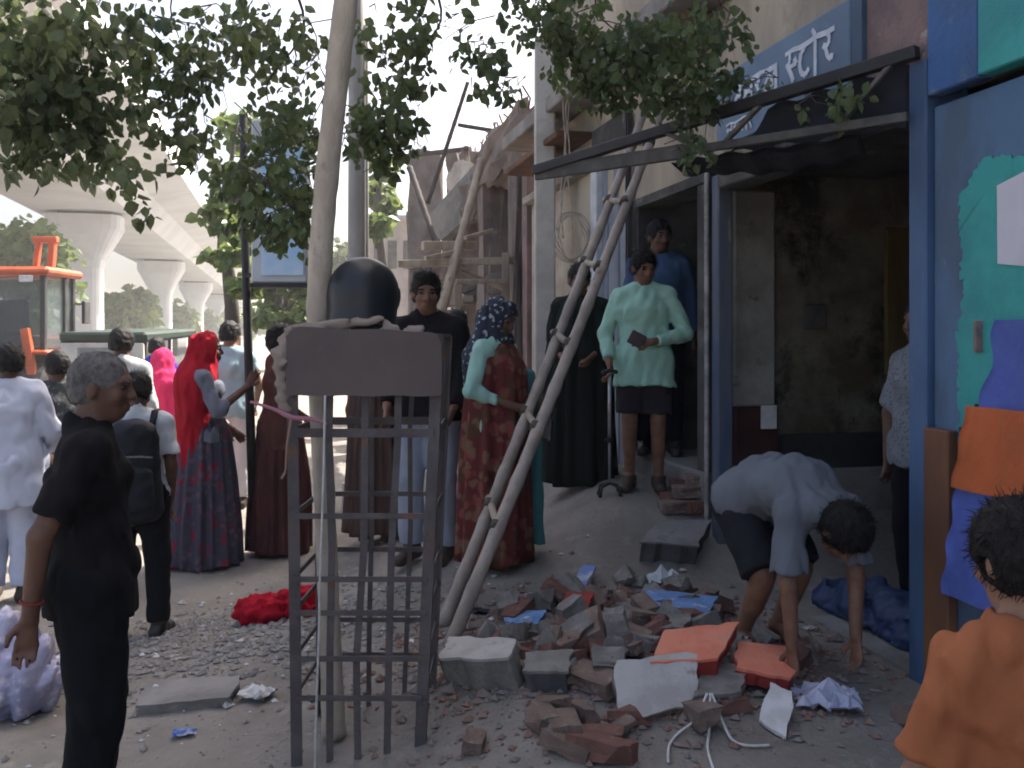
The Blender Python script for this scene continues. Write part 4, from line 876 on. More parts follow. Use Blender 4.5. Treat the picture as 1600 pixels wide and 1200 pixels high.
v = Vol((-.3, -.45, .75), (.3, .05, 1.4), .011); v.cone((0, -.295, .90), (0, -.285, 1.09), .145, .135, .04, side=(1, 0, 0), fl=.40); v.wrinkle(.004, .08, 6); vol_obj('front_pocket', v, m_pack, bp)
b = MB(); b.tube([(-.13, -.285, 1.19), (-.06, -.312, 1.20), (.06, -.312, 1.20), (.13, -.285, 1.19)], .006, 6); put('zip', b.v, b.f, M('grey_zip', (0.16, 0.17, 0.18), scale=30, rough=0.5), bp, local=True)
b = MB(); b.tube([(0, -.335, 1.04), (0, -.356, 1.04)], .020, 14); put('badge', b.v, b.f, M('white_badge', (0.6, 0.6, 0.6), scale=30, rough=0.6), bp, local=True)
for s in (-1, 1):
    b = MB(); b.tube([(s * .10, -.13, 1.33), (s * .115, -.06, 1.455), (s * .12, .04, 1.455), (s * .125, .125, 1.35), (s * .13, .13, 1.2), (s * .14, .05, 1.02), (s * .13, -.12, .95)], .022, 8); put('strap', b.v, b.f, m_pack, bp, local=True, smooth=True)
# further men
ped(190, 8.0, 514, 12, 'man with thick black hair and pale grey shirt beyond the older man', J=joints(**yaw_head(-10)), skin=1, top=cloth('pale_grey_cotton', (0.50, 0.51, 0.50)), bottom=cloth('grey_trouser', (0.10, 0.11, 0.12)), shoe=m_sole, sleeve=1.9, loose=.035, seed=14, thick=.022)
ped(88, 6.6, 548, 24, 'man in dark shirt standing between the kurta man and the older man', J=joints(**yaw_head(20)), skin=1, top=M_print('dark_green_print', (0.045, 0.05, 0.05), [(0.12, 0.12, 0.12), (0.06, 0.07, 0.06)], scale=30), bottom=cloth('navy_trouser', (0.025, 0.03, 0.05)), shoe=m_sole, sleeve=.7, loose=.03, seed=17)
ped(244, 10.6, 527, 0, 'man in violet blue shirt behind the woman in pink', skin=1, top=cloth('violet_blue_shirt', (0.06, 0.035, 0.40), (0.05, 0.03, 0.32)), bottom=cloth('grey_trouser'+'_b', (0.09, 0.09, 0.1)), sleeve=.7, loose=.03, seed=20)
# woman in pink
m_pinkc = cloth('hot_pink_cotton', (0.62, 0.035, 0.125), (0.50, 0.03, 0.10))
t = stand(254, 8.6, 545, rz=12, label='woman wrapped in a hot pink veil with her back turned'); J = joints(Rel=(.20, .02, 1.12), Lel=(-.20, .02, 1.12), Rwr=(.14, .16, 1.0), Lwr=(-.14, .16, 1.0), **yaw_head(-10))
make_body(J, .016, t, SKIN[1], True); make_veil(J, .015, t, m_pinkc, .75, wide=.215); make_drape([(1.05, 0, 0, .18, .15), (.7, 0, 0, .22, .19), (.3, 0, 0, .23, .2), (.06, 0, 0, .24, .2)], t, cloth('pale_pink_skirt', (0.50, 0.18, 0.22)), 'skirt', seed=4)
# woman in red veil
m_redv = cloth('crimson_veil', (0.36, 0.010, 0.022), (0.25, 0.008, 0.016), scale=3)
m_flsk = M_print('grey_floral_skirt', (0.075, 0.065, 0.095), [(0.20, 0.02, 0.045), (0.13, 0.075, 0.10), (0.05, 0.075, 0.10)], scale=10, thr=.45)
J = joints(Rel=(.23, .10, 1.15), Rwr=(.14, .30, 1.31), Rhd=(-.1, .3, .5), Lel=(-.22, .05, 1.12), Lwr=(-.16, .2, .98), **yaw_head(0, 0))
t = stand(318, 6.9, 519, rz=-72, label='woman in crimson veil and grey floral skirt raising her hand to her face')
make_body(J, .012, t, SKIN[1], True); make_veil(J, .012, t, m_redv, .72, wide=.215, face=.068, seed=9, fwd=.03); make_eyes(J, t)
make_shirt(J, .013, t, cloth('grey_blue_blouse', (0.16, 0.17, 0.21)), 1.3, -.02, .02, 21, name='blouse', fem=True, collar=False)
make_drape([(1.08, 0, 0, .17, .15), (.95, 0, 0, .20, .18), (.6, 0, .0, .24, .22), (.25, 0, 0, .27, .25), (.03, 0, 0, .29, .27)], t, m_flsk, 'skirt', pleats=15, amp=.02, seed=7)
# man in light blue tee
ped(360, 9.2, 502, 6, 'man in light blue tee and white trousers beside the dark sign pole', J=joints(Rel=(.25, .05, 1.12), Rwr=(.20, .17, .95), **yaw_head(-25)), skin=2, top=cloth('light_blue_tee', (0.30, 0.42, 0.46), (0.25, 0.36, 0.40)), bottom=cloth('white_trouser', (0.6, 0.6, 0.6)), shoe=m_sole, sleeve=.45, loose=.025, seed=24)
# women behind the tree guard
m_mar = M('maroon_cloth', (0.085, 0.022, 0.020), (0.06, 0.017, 0.018), (0.12, 0.045, 0.02), scale=4, rough=0.85, bump=0.3, bscale=30, thr3=(0.62, 0.70))
J = joints(Rel=(.22, .02, 1.12), Rwr=(.12, .2, 1.0), Lel=(-.22, .02, 1.12), Lwr=(-.10, .2, 1.0), **yaw_head(0))
t = stand(437, 7.2, 508, rz=-70, label='woman in dark maroon dress standing between the sign pole and the tree guard'); make_body(J, .014, t, SKIN[1], True); make_hair(J, .012, t, m_hair, low=-.11, thick=.018)
make_shirt(J, .014, t, cloth('brown_rust_blouse', (0.11, 0.045, 0.035)), 1.2, -.15, .03, 31, name='blouse', fem=True, collar=False); make_drape([(1.0, 0, 0, .18, .16), (.6, 0, 0, .22, .2), (.03, 0, 0, .26, .23)], t, m_mar, 'skirt', seed=12)
J = joints(**yaw_head(0)); t = stand(588, 7.0, None, H=1.56, rz=-20, label='woman in brown striped robe seen through the bars of the tree guard'); make_body(J, .016, t, SKIN[1], True); make_hair(J, .012, t, m_hair, low=-.1)
make_drape([(1.42, 0, 0, .12, .09), (1.38, 0, 0, .19, .13), (1.1, 0, 0, .22, .18), (.6, 0, 0, .25, .21), (.10, 0, 0, .29, .24)], t, M('brown_robe', (0.10, 0.055, 0.04), (0.06, 0.034, 0.028), (0.14, 0.09, 0.045), scale=8, rough=.85, bump=.3, stretch=(3, 3, .15)), 'robe', pleats=12, amp=.02, seed=15)
# man in black shirt behind the guard
J = joints(Rel=(.24, .02, 1.1), Rwr=(.2, .15, .92), Lel=(-.24, .02, 1.1), Lwr=(-.2, .15, .92), **yaw_head(20, -6))
ped(668, 5.95, 425, 168, 'man in black shirt and pale jeans facing the camera beside the tree guard', h=.011, J=J, skin=0, top=m_blacktee, bottom=cloth('pale_jeans', (0.30, 0.33, 0.40), (0.24, 0.27, 0.33)), shoe=m_sole, sleeve=1.9, loose=.03, seed=33, eyes=True, tuft=.04)
ped(716, 8.6, 482, 10, 'dark haired man in dark shirt half hidden beyond the floral veiled woman', skin=1, top=cloth('charcoal_shirt', (0.04, 0.04, 0.045)), bottom=m_blacktr, sleeve=.7, seed=36)
# woman in floral red with patterned scarf, reading her phone
m_flor = M_print('dark_red_floral', (0.13, 0.024, 0.022), [(0.075, 0.035, 0.02), (0.19, 0.05, 0.045), (0.15, 0.085, 0.05)], scale=7, thr=.5, base2=(0.08, 0.016, 0.016))
m_scarf = M_print('dark_blue_print_scarf', (0.030, 0.036, 0.055), [(0.30, 0.33, 0.40), (0.015, 0.017, 0.026)], scale=30, thr=.40)
m_mint = cloth('mint_sleeve', (0.30, 0.50, 0.44), (0.25, 0.43, 0.38))
m_tealc = cloth('teal_cotton', (0.06, 0.20, 0.20), (0.045, 0.15, 0.155))
J = joints(Rel=(.25, -.05, 1.13), Rwr=(.10, .22, 1.02), Lel=(-.24, .03, 1.13), Lwr=(-.09, .27, 1.0), Rhd=(-.6, .6, .1), Lhd=(.2, .8, .2), **yaw_head(0, -26))
t = stand(776, 5.6, 466, rz=-118, label='woman in dark red floral dress and printed blue scarf looking down at a phone')
make_body(J, .011, t, SKIN[1], True); make_veil(J, .011, t, m_scarf, .30, wide=.205, face=.062, seed=19); make_eyes(J, t)
make_shirt(J, .012, t, m_mint, 1.55, .10, .004, 41, name='kameez_top', collar=False)
make_drape([(1.42, 0, 0, .13, .10), (1.36, 0, 0, .175, .135), (1.26, 0, .0, .20, .175), (1.08, 0, 0, .205, .18), (.9, 0, 0, .215, .19), (.5, 0, 0, .235, .21), (.05, 0, 0, .255, .23)], t, m_flor, 'floral_drape', pleats=9, amp=.018, seed=17)
v = Vol((-.36, -.25, -.1), (-.02, .3, 1.3), .013); v.cone((-.17, .12, 1.22), (-.205, .14, .8), .07, .085, .03, side=(0, 1, 0), fl=.5); v.cone((-.205, .14, .8), (-.225, .13, .12), .085, .10, .03, side=(0, 1, 0), fl=.45, flat=True); v.wrinkle(.010, .09, 3, (1, 1, .3)); vol_obj('teal_stole', v, m_tealc, t)
ph = thing('mobile_phone', tuple(P(857, 664, 5.30)), 'black mobile phone held by the woman in floral red', 'phone')
MB().hexa([P(848, 652, 5.28), P(862, 656, 5.22), P(864, 658, 5.3), P(850, 654, 5.36), P(846, 684, 5.26), P(860, 690, 5.2), P(862, 692, 5.27), P(848, 686, 5.33)]).build('phone_case', m_leather, ph, bevel=.003)
# tall woman in black
m_black_g = cloth('black_green_robe', (0.012, 0.015, 0.012), (0.008, 0.010, 0.008), scale=3)
J = joints(Rel=(.21, .0, 1.12), Rwr=(.12, .18, 1.0), Lel=(-.21, 0, 1.12), Lwr=(-.12, .18, 1.0), **yaw_head(12, -4))
t = stand(906, 6.9, 412, rz=168, label='woman in a long black robe standing behind the bamboo ladder'); make_body(J, .012, t, SKIN[0], True)
make_hair(J, .010, t, m_hair, low=-.04, front=.06); make_eyes(J, t); make_shirt(J, .013, t, m_black_g, 1.85, .0, .02, 47, name='robe_sleeves', collar=False)
make_drape([(1.45, 0, 0, .09, .08), (1.40, 0, 0, .17, .12), (1.3, 0, 0, .21, .15), (1.0, 0, 0, .25, .22), (.5, 0, 0, .27, .23), (.02, 0, 0, .29, .25)], t, m_black_g, 'robe', pleats=11, amp=.018, seed=23)
v = Vol(J['nek'] - .25, J['nek'] + .25, .011); v.cone(J['nek'] + vec(0, 0, .02), J['nek'] + vec(0, .0, -.08), .085, .15, .03, side=(1, 0, 0), fl=.8); v.wrinkle(.008, .06, 8); vol_obj('neck_scarf', v, cloth('dusky_scarf', (0.10, 0.09, 0.085)), t)
# man in mint shirt with a walking stick
J = joints(Rel=(.275, -.01, 1.12), Rwr=(.235, .15, .905), Rhd=(-.05, .25, -.9), Lel=(-.29, .02, 1.115), Lwr=(-.06, .235, 1.055), Lhd=(.9, .25, .1), che=(0, .01, 1.28), pel=(0, .01, .94), curl=.9, **yaw_head(24, -16))
tm, J = ped(1006, 6.3, 391, 170, 'older man in mint green shirt and dark shorts leaning on a walking stick', h=.009, J=J, skin=0, top=cloth('mint_green_shirt', (0.34, 0.56, 0.45), (0.28, 0.47, 0.38)), bottom=cloth('dark_plum_shorts', (0.032, 0.026, 0.034)), shoe=m_sole, sleeve=1.85, hem=-.20, loose=.026, seed=44, legs_end=.88, eyes=True, lo_loose=.02, flare=.012)
M4 = Matrix.Translation(tm.location) @ Matrix.Rotation(R(170), 4, 'Z') @ Matrix.Scale(tm.scale[0], 4)
hp_ = M4 @ Vector(J['Rwr'] + vec(-.005, .045, -.06)); zb_ = gz(hp_.x, hp_.y - 0.05)
ws = thing('walking_stick', (hp_.x, hp_.y, zb_), 'silver walking stick with a four footed black base under the mint shirted man\'s hand', 'walking stick')
m_steel = M('brushed_steel', (0.55, 0.55, 0.56), (0.4, 0.4, 0.41), scale=20, rough=0.35, metal=0.7)
b = MB(); b.tube([(hp_.x, hp_.y, hp_.z), (hp_.x, hp_.y, zb_ + .36)], .0115, 10); b.build('upper_shaft', m_steel, ws, smooth=True)
b = MB(); b.tube([(hp_.x, hp_.y, zb_ + .37), (hp_.x, hp_.y, zb_ + .07)], .009, 10); b.build('lower_shaft', M('grey_shaft', (0.22, 0.22, 0.23), scale=20, rough=.5), ws, smooth=True)
b = MB(); b.tube([(hp_.x, hp_.y, zb_ + .35), (hp_.x, hp_.y, zb_ + .385)], .017, 10); b.bar((hp_.x - .03, hp_.y - .01, zb_ + .37), (hp_.x + .02, hp_.y, zb_ + .37), .014); b.build('height_clip', m_leather, ws)
b = MB(); b.tube([(hp_.x - .05, hp_.y - .05, hp_.z + .0), (hp_.x, hp_.y, hp_.z + .012), (hp_.x + .05, hp_.y + .05, hp_.z)], .015, 8); b.build('grip', m_leather, ws, smooth=True)
for sx, sy in ((-1, -1), (1, -1), (1, 1), (-1, 1)):
    b = MB(); b.tube([(hp_.x, hp_.y, zb_ + .08), (hp_.x + sx * .055, hp_.y + sy * .05, zb_ + .06), (hp_.x + sx * .07, hp_.y + sy * .065, zb_ - .005)], [.010, .009, .013], 8); b.build('foot', m_leather, ws, smooth=True)
wp = M4 @ Vector(J['Lwr'] + vec(.10, .05, .02)); wl = thing('wallet', tuple(wp), 'dark maroon wallet held in the mint shirted man\'s hand', 'wallet')
rot = Matrix.Rotation(.5, 3, 'Y'); put('wallet_leaf', [Vector(wp) + rot @ Vector(c) for c in [(-.05, -.02, -.045), (.05, -.03, -.045), (.05, 0, -.045), (-.05, .01, -.045), (-.05, -.02, .045), (.05, -.03, .045), (.05, 0, .045), (-.05, .01, .045)]], BOXF, M('dark_maroon_leather', (0.05, 0.012, 0.016), (0.02, 0.01, 0.012), scale=14, rough=.45), wl, bevel=.004)
# man in blue standing in the recess
ped(1030, 6.85, 344, 172, 'man in blue shirt standing in the dark doorway behind the mint shirted man', h=.012, J=joints(**yaw_head(24, -4)), skin=1, top=cloth('dusty_blue_shirt', (0.055, 0.10, 0.19), (0.04, 0.075, 0.145)), bottom=m_blacktr, shoe=m_leather, sleeve=1.9, loose=.03, seed=51, eyes=True, z=.70, collar=False)
# man bending over the rubble
J = joints(pel=(0, -.16, .70), wai=(0, -.05, .785), che=(0, .15, .80), nek=(0, .33, .73), hed=(0, .435, .655), hf=(0, .35, -.94), hu=(0, .94, .35),
           Rsh=(.165, .285, .715), Lsh=(-.165, .285, .715), Rel=(.20, .32, .425), Rwr=(.205, .35, .17), Lel=(-.17, .33, .43), Lwr=(-.12, .38, .18), Rhd=(-.03, .05, -1), Lhd=(0, .1, -1),
           Rhp=(.09, -.17, .69), Lhp=(-.09, -.17, .69), Rkn=(.12, .06, .40), Lkn=(-.12, .03, .40), Ran=(.12, -.10, .085), Lan=(-.13, -.14, .085), Rto=(.15, .05, .03), Lto=(-.16, .02, .03), curl=.6)
t = stand(1212, 4.06, None, H=1.60, rz=-156, label='man in grey tee and dark shorts bending to pick bricks from the rubble')
make_body(J, .0085, t, SKIN[0]); make_hair(J, .008, t, m_hair, thick=.020, low=-.05, seed=61); make_eyes(J, t)
make_shirt(J, .0095, t, cloth('heather_grey_tee', (0.14, 0.152, 0.172), (0.12, 0.13, 0.15)), .82, .02, .042, 62, collar=False, name='tee_shirt'); make_legs(J, .011, t, cloth('black_shorts', (0.02, 0.021, 0.026)), .98, .022, 63, name='shorts')
# child with back turned, right foreground
J = joints(Rel=(.235, -.02, 1.10), Lel=(-.24, .02, 1.11), Lwr=(-.26, .12, .90), hed=(0, .02, 1.60), Rsh=(.155, -.01, 1.37), Lsh=(-.155, -.01, 1.37), **yaw_head(8, -10))
t = stand(1600, 1.42, 800, rz=6, label='child with black hair and rust orange shirt seen from behind, right foreground')
make_body(J, .0085, t, SKIN[2]); make_hair(J, .007, t, m_hair, thick=.020, low=-.075, seed=71); make_shirt(J, .0095, t, cloth('rust_orange_cotton', (0.31, 0.108, 0.048), (0.24, 0.083, 0.038), bump=.3, bscale=40), .80, -.12, .03, 72, collar=False, name='tee_shirt'); make_legs(J, .011, t, m_blacktr, .95, .02, 73, name='shorts')
# figure half hidden inside the shop
m_check = M_print('grey_check_shirt', (0.22, 0.235, 0.26), [(0.10, 0.11, 0.13)], scale=60, thr=.5)
J = joints(Rel=(.23, .03, 1.10), Rwr=(.21, .06, .87), **yaw_head(0))
ti, J = ped(1448, 4.55, None, 110, 'person in grey checked shirt half hidden behind the blue door post', J=J, skin=1, top=m_check, bottom=m_blacktr, shoe=m_sole, sleeve=.9, loose=.03, seed=81, H=1.62, z=.132, h=.012)
# far onlookers by the pier
ped(131, 19, 530, 0, 'distant onlooker with white shirt left of the pier foot', h=.02, skin=1, top=cloth('far_white', (0.6, 0.58, 0.56)), bottom=m_blacktr, seed=91)
ped(155, 20, 530, 0, 'distant onlooker with pale pink shirt right of the first onlooker', h=.02, skin=1, top=cloth('far_pink', (0.55, 0.42, 0.42)), bottom=m_blacktr, seed=92)
# ------------------------------------------------------------------ trees
LT = np.array([(0, 0, 0), (.5, .32, .10), (.40, .66, .07), (0, 1.0, -.06), (-.40, .66, .07), (-.5, .32, .10)], float)   # unit leaf: width x, length y
LF = [(0, 1, 2, 3), (0, 3, 4, 5)]
def leaf_frames(C, size, droop=.75, seed=0):
    r = np.random.default_rng(seed); n = len(C)
    d = r.normal(size=(n, 3)); d[:, 2] = -np.abs(d[:, 2]) * .6 - droop; d /= np.linalg.norm(d, axis=1)[:, None]
    q = r.normal(size=(n, 3)); x = np.cross(d, q); x /= np.linalg.norm(x, axis=1)[:, None] + 1e-9
    z = np.cross(x, d); L = size * (0.45 + 1.0 * r.random(n)); w = L * (.62 + .22 * r.random(n))
    return d, x, z, L, w
def leaves_mesh(C, size, droop=.75, seed=0):
    d, x, z, L, w = leaf_frames(C, size, droop, seed); n = len(C)
    V = C[:, None, :] + LT[None, :, 0, None] * (x * w[:, None])[:, None, :] + LT[None, :, 1, None] * (d * L[:, None])[:, None, :] + LT[None, :, 2, None] * (z * w[:, None])[:, None, :]
    b = np.arange(n) * 6; Fc = np.concatenate([b[:, None] + np.array(f)[None] for f in LF]); return V.reshape(-1, 3), Fc
def crown_points(clumps, seed):
    r = np.random.default_rng(seed); out = []
    for (c, rad, n) in clumps:
        c = np.array(c, float); rad = np.array(rad, float); m = max(3, n // 9)
        tw = r.normal(size=(m, 3)); tw /= np.linalg.norm(tw, axis=1)[:, None]; tw *= (r.random((m, 1)) ** .45)
        tw = c + tw * rad                                                       # twigs; leaves gather along them
        k = r.integers(0, m, n); out.append(tw[k] + r.normal(size=(n, 3)) * rad.mean() * .16 + np.array([0, 0, -1]) * (r.random((n, 1)) * rad.mean() * .25))
    return np.concatenate(out)
def limb(pts, rads, name, mat, parent, n=10, sub=5, wob=.08):
    P_ = [Vector(p) for p in pts]; q = []; rr = []
    for i in range(len(P_) - 1):
        p0 = P_[max(i - 1, 0)]; p1 = P_[i]; p2 = P_[i + 1]; p3 = P_[min(i + 2, len(P_) - 1)]
        for k in range(sub):
            t = k / sub; q.append(.5 * ((2 * p1) + (p2 - p0) * t + (2 * p0 - 5 * p1 + 4 * p2 - p3) * t * t + (3 * p1 - p0 - 3 * p2 + p3) * t ** 3)); rr.append(rads[i] + (rads[i + 1] - rads[i]) * t)
    q.append(P_[-1]); rr.append(rads[-1]); b = MB(); b.tube(q, [a * (1 + rng.uniform(-.04, .04)) for a in rr], n, wob=wob); return b.build(name, mat, parent, smooth=True)
m_bark = M('pale_grey_bark', (0.56, 0.49, 0.40), (0.42, 0.36, 0.29), (0.24, 0.19, 0.15), scale=5, rough=0.9, bump=0.6, bscale=26, thr3=(0.60, 0.72), stretch=(1, 1, .45))
m_barkd = M('dark_bark', (0.10, 0.085, 0.07), (0.06, 0.05, 0.042), scale=7, rough=0.9, bump=0.6, stretch=(1, 1, .4))
m_leaf = M_leaf('fig_leaf', (0.058, 0.088, 0.040), (0.115, 0.16, 0.065), .38)
m_leaf2 = M_leaf('lit_leaf', (0.075, 0.13, 0.035), (0.13, 0.19, 0.055), .35)
def pc(px, py, d, rp, n, ry=None, rd=.35):
    s = d / FPX; return (tuple(P(px, py, d)), (rp * s, rd, (ry or rp) * s), n)
# the guarded tree
tr = thing('street_tree', tuple(P(520, 1150, 3.65)), 'slim pale barked street tree rising out of the iron tree guard', 'tree')
limb([P(522, 1150, 3.65), P(516, 1000, 3.65), P(508, 800, 3.66), P(500, 620, 3.66), P(498, 480, 3.66), P(506, 330, 3.64), P(522, 170, 3.6), P(541, 0, 3.55), P(575, -200, 3.5), P(590, -420, 3.6)], [.048, .042, .042, .045, .048, .047, .046, .046, .042, .034], 'trunk', m_bark, tr, n=16, sub=7, wob=.05)
for a, b_, c_, r_ in ((P(560, -80, 3.5), P(800, -160, 3.9), P(980, 60, 4.4), .022), (P(560, -90, 3.5), P(660, -60, 3.8), P(640, 140, 4.1), .018), (P(550, -60, 3.55), P(440, -80, 3.9), P(430, 180, 4.2), .02), (P(585, -260, 3.5), P(300, -300, 3.6), P(280, 60, 4.0), .022), (P(590, -420, 3.6), P(500, -620, 4.4), P(600, -500, 5.4), .03), (P(590, -420, 3.6), P(900, -600, 3.2), P(1200, -420, 3.4), .03)):
    limb([a, a.lerp(b_, .5) + Vector((0, .05, .08)), b_, b_.lerp(c_, .45) + Vector((.10, .05, .02)), b_.lerp(c_, .8) + Vector((-.04, 0, 0)), c_], [r_, r_ * .7, r_ * .45, r_ * .28, r_ * .18, r_ * .1], 'branch', m_barkd, tr, n=7)
cl = [pc(430, 60, 4.2, 90, 210, 60), pc(350, 40, 4.1, 60, 110, 45), pc(300, 110, 4.0, 40, 60, 60), pc(440, 200, 4.2, 60, 190, 60), pc(420, 290, 4.1, 55, 160, 50), pc(445, 345, 4.0, 42, 90, 34), pc(410, 350, 4.1, 40, 60, 36), pc(470, 300, 4.1, 30, 70, 50), pc(390, 260, 4.3, 40, 70), pc(610, 80, 4.1, 70, 170, 60), pc(600, 180, 4.1, 50, 160, 55), pc(580, 230, 4.2, 40, 110, 35), pc(650, 25, 4.0, 60, 60, 30), pc(285, 165, 4.0, 32, 110, 80), pc(262, 60, 4.0, 40, 60, 50), pc(300, 250, 4.2, 22, 18, 24), pc(478, 150, 4.4, 40, 70, 110),
      pc(622, 205, 4.2, 25, 20, 40), pc(770, 100, 4.2, 42, 60, 40), pc(740, 75, 4.2, 30, 12, 20), pc(800, 130, 4.3, 20, 22, 20), pc(715, 40, 4.1, 60, 16, 30), pc(650, 215, 4.2, 20, 9, 18),
      pc(880, 20, 4.3, 70, 240, 40), pc(905, 75, 4.4, 60, 210, 45), pc(960, 110, 4.4, 60, 260, 48), pc(1000, 60, 4.4, 65, 240, 45), pc(1050, 120, 4.5, 60, 240, 45), pc(1075, 60, 4.5, 60, 170, 45), pc(1120, 30, 4.5, 50, 90, 35), pc(1090, 180, 4.6, 42, 90, 45), pc(1130, 130, 4.6, 40, 50, 30), pc(1180, 130, 4.6, 30, 22, 20), pc(820, 20, 4.2, 50, 60, 30), pc(1075, 235, 4.6, 22, 26, 20), pc(1290, 165, 4.2, 36, 40, 26)]
Cn = crown_points([(a_, b_, int(n_ * 1.45)) for a_, b_, n_ in cl], 3)
up_cl = [((-.6, 3.7, 4.3), (1.3, 1.1, .5), 420), ((.5, 3.4, 4.4), (1.0, 1.0, .5), 300), ((-1.6, 3.2, 4.5), (1.0, 1.0, .5), 300), ((-.4, 2.6, 4.8), (1.4, 1.0, .6), 300)]
Cu = crown_points(up_cl, 4)
Cn = Cn[nrg.permutation(len(Cn))]
pick = Cn[:300]; rest = np.concatenate([Cn[300:], Cu])
V, Fc = leaves_mesh(rest, .050, seed=5); me = bpy.data.meshes.new('crown'); me.from_pydata((V - np.array(tr.location)).tolist(), [], Fc.tolist()); o = link('crown', me, m_leaf, tr); tag(o, kind='stuff')
lm = bpy.data.meshes.new('leaf'); lm.from_pydata(LT.tolist(), [], LF); lm.materials.append(m_leaf)
d_, x_, z_, L_, w_ = leaf_frames(pick, .050, seed=6)
for i in range(len(pick)):
    o = bpy.data.objects.new('leaf', lm); col.objects.link(o); o.parent = tr
    mt = Matrix(((x_[i][0] * w_[i], d_[i][0] * L_[i], z_[i][0] * w_[i], 0), (x_[i][1] * w_[i], d_[i][1] * L_[i], z_[i][1] * w_[i], 0), (x_[i][2] * w_[i], d_[i][2] * L_[i], z_[i][2] * w_[i], 0), (0, 0, 0, 1)))
    mt.translation = Vector(pick[i]) - tr.location; o.matrix_basis = mt
# twigs carrying the leaves
b = MB(); rr_ = np.random.default_rng(8)
for (c, rad, n) in cl:
    c = Vector(c)
    for k in range(4):
        e = c + Vector((rr_.normal() * rad[0] * .5, rr_.normal() * .15, -abs(rr_.normal()) * rad[2] * .5)); s_ = c + Vector((rr_.normal() * rad[0] * .8, 0, rad[2] * (.3 + .4 * rr_.random())))
        b.tube([s_, s_.lerp(e, .35) + Vector((.03 * rr_.normal(), .02, .03)), s_.lerp(e, .7) + Vector((.03 * rr_.normal(), 0, .0)), e], [.0035, .003, .0022, .0015], 5)
o = b.build('twigs', m_barkd, tr); tag(o, kind='stuff')
# overhanging tree whose stem stands left of the frame
t2 = thing('overhanging_tree', (-3.7, 3.3, gz(-3.7, 3.3)), 'dense leafy tree overhanging the upper left corner of the view', 'tree')
limb([(-3.7, 3.3, -.2), (-3.6, 3.3, 1.6), (-3.4, 3.4, 3.0), (-2.9, 3.5, 4.2)], [.16, .14, .12, .08], 'trunk', m_barkd, t2, n=14)
for e, r_ in (((-1.9, 3.6, 3.6), .03), ((-1.4, 3.9, 3.3), .03), ((-2.2, 2.6, 4.6), .04), ((-1.6, 4.6, 4.0), .035)):
    limb([(-3.0, 3.45, 4.0), ((-3.0 + e[0]) / 2, (3.5 + e[1]) / 2, max(4.2, e[2])), e], [r_ * 1.6, r_, r_ * .4], 'branch', m_barkd, t2, n=8)
cl2 = [pc(40, 50, 3.5, 90, 260, 60), pc(120, 60, 3.6, 80, 230, 70), pc(60, 150, 3.7, 90, 300, 60), pc(150, 150, 3.8, 60, 210, 55), pc(30, 215, 3.7, 50, 130, 35), pc(110, 215, 3.8, 60, 150, 35), pc(200, 40, 3.8, 45, 90, 40), pc(215, 110, 3.9, 30, 60, 50), pc(10, 90, 3.4, 70, 200, 80), pc(140, 245, 3.8, 30, 36, 20), pc(215, 305, 3.6, 28, 20, 30), pc(230, 260, 3.7, 26, 12, 22), pc(135, 268, 3.7, 26, 16, 14), pc(195, 255, 3.8, 20, 16, 16), pc(330, 110, 4.1, 40, 40, 40), pc(255, 200, 3.9, 26, 50, 40)]
C2 = crown_points([(a_, b_, int(n_ * 1.3)) for a_, b_, n_ in cl2], 9); C2u = crown_points([((-3.0, 3.2, 4.3), (1.4, 1.2, .6), 500), ((-2.2, 2.2, 4.6), (1.2, 1.0, .6), 400), ((-2.6, 4.6, 4.4), (1.2, 1.1, .5), 250)], 10)
C2 = C2[nrg.permutation(len(C2))]
V, Fc = leaves_mesh(np.concatenate([C2[300:], C2u]), .054, seed=11); me = bpy.data.meshes.new('crown'); me.from_pydata((V - np.array(t2.location)).tolist(), [], Fc.tolist()); o = link('crown', me, M_leaf('sunlit_fig_leaf', (0.065, 0.095, 0.045), (0.14, 0.18, 0.09), .45), t2); tag(o, kind='stuff')  # sunlight on this crown is put into its lighter leaf colour
d_, x_, z_, L_, w_ = leaf_frames(C2[:300], .054, seed=12)
for i in range(300):
    o = bpy.data.objects.new('leaf', lm); col.objects.link(o); o.parent = t2
    mt = Matrix(((x_[i][0] * w_[i], d_[i][0] * L_[i], z_[i][0] * w_[i], 0), (x_[i][1] * w_[i], d_[i][1] * L_[i], z_[i][1] * w_[i], 0), (x_[i][2] * w_[i], d_[i][2] * L_[i], z_[i][2] * w_[i], 0), (0, 0, 0, 1)))
    mt.translation = Vector(C2[i]) - t2.location; o.matrix_basis = mt
# trees further off
def far_tree(px, d, label, crown, size, mat, seed, trunk_r=.14, base=None):
    x = (px - 800) / FPX * d; t = thing('roadside_tree', (x, d, gz(x, d)), label, 'tree', None)
    top = min(c[1] for c in crown); zc = P(px, sum(c[1] for c in crown) / len(crown), d).z
    limb([(x, d, -.3), (x + .1, d, zc * .5), (x - .05, d, zc)], [trunk_r, trunk_r * .8, trunk_r * .4], 'trunk', m_barkd, t, n=9)
    cc = []
    for (cx, cy, rp, n) in crown:
        cc.append(pc(cx, cy, d + (rng.random() - .5) * d * .08, rp, n, rp * .8, rd=rp * d / FPX))
        p = P(cx, cy, d); limb([(x - .03, d, zc * .75), ((x + p.x) / 2, d, (zc + p.z) / 2 + .1), tuple(p)], [trunk_r * .4, trunk_r * .25, trunk_r * .08], 'branch', m_barkd, t, n=6, sub=3)
    C = crown_points(cc, seed); V, Fc = leaves_mesh(C, size, .2, seed); me = bpy.data.meshes.new('crown'); me.from_pydata((V - np.array(t.location)).tolist(), [], Fc.tolist()); o = link('crown', me, mat, t); tag(o, kind='stuff')
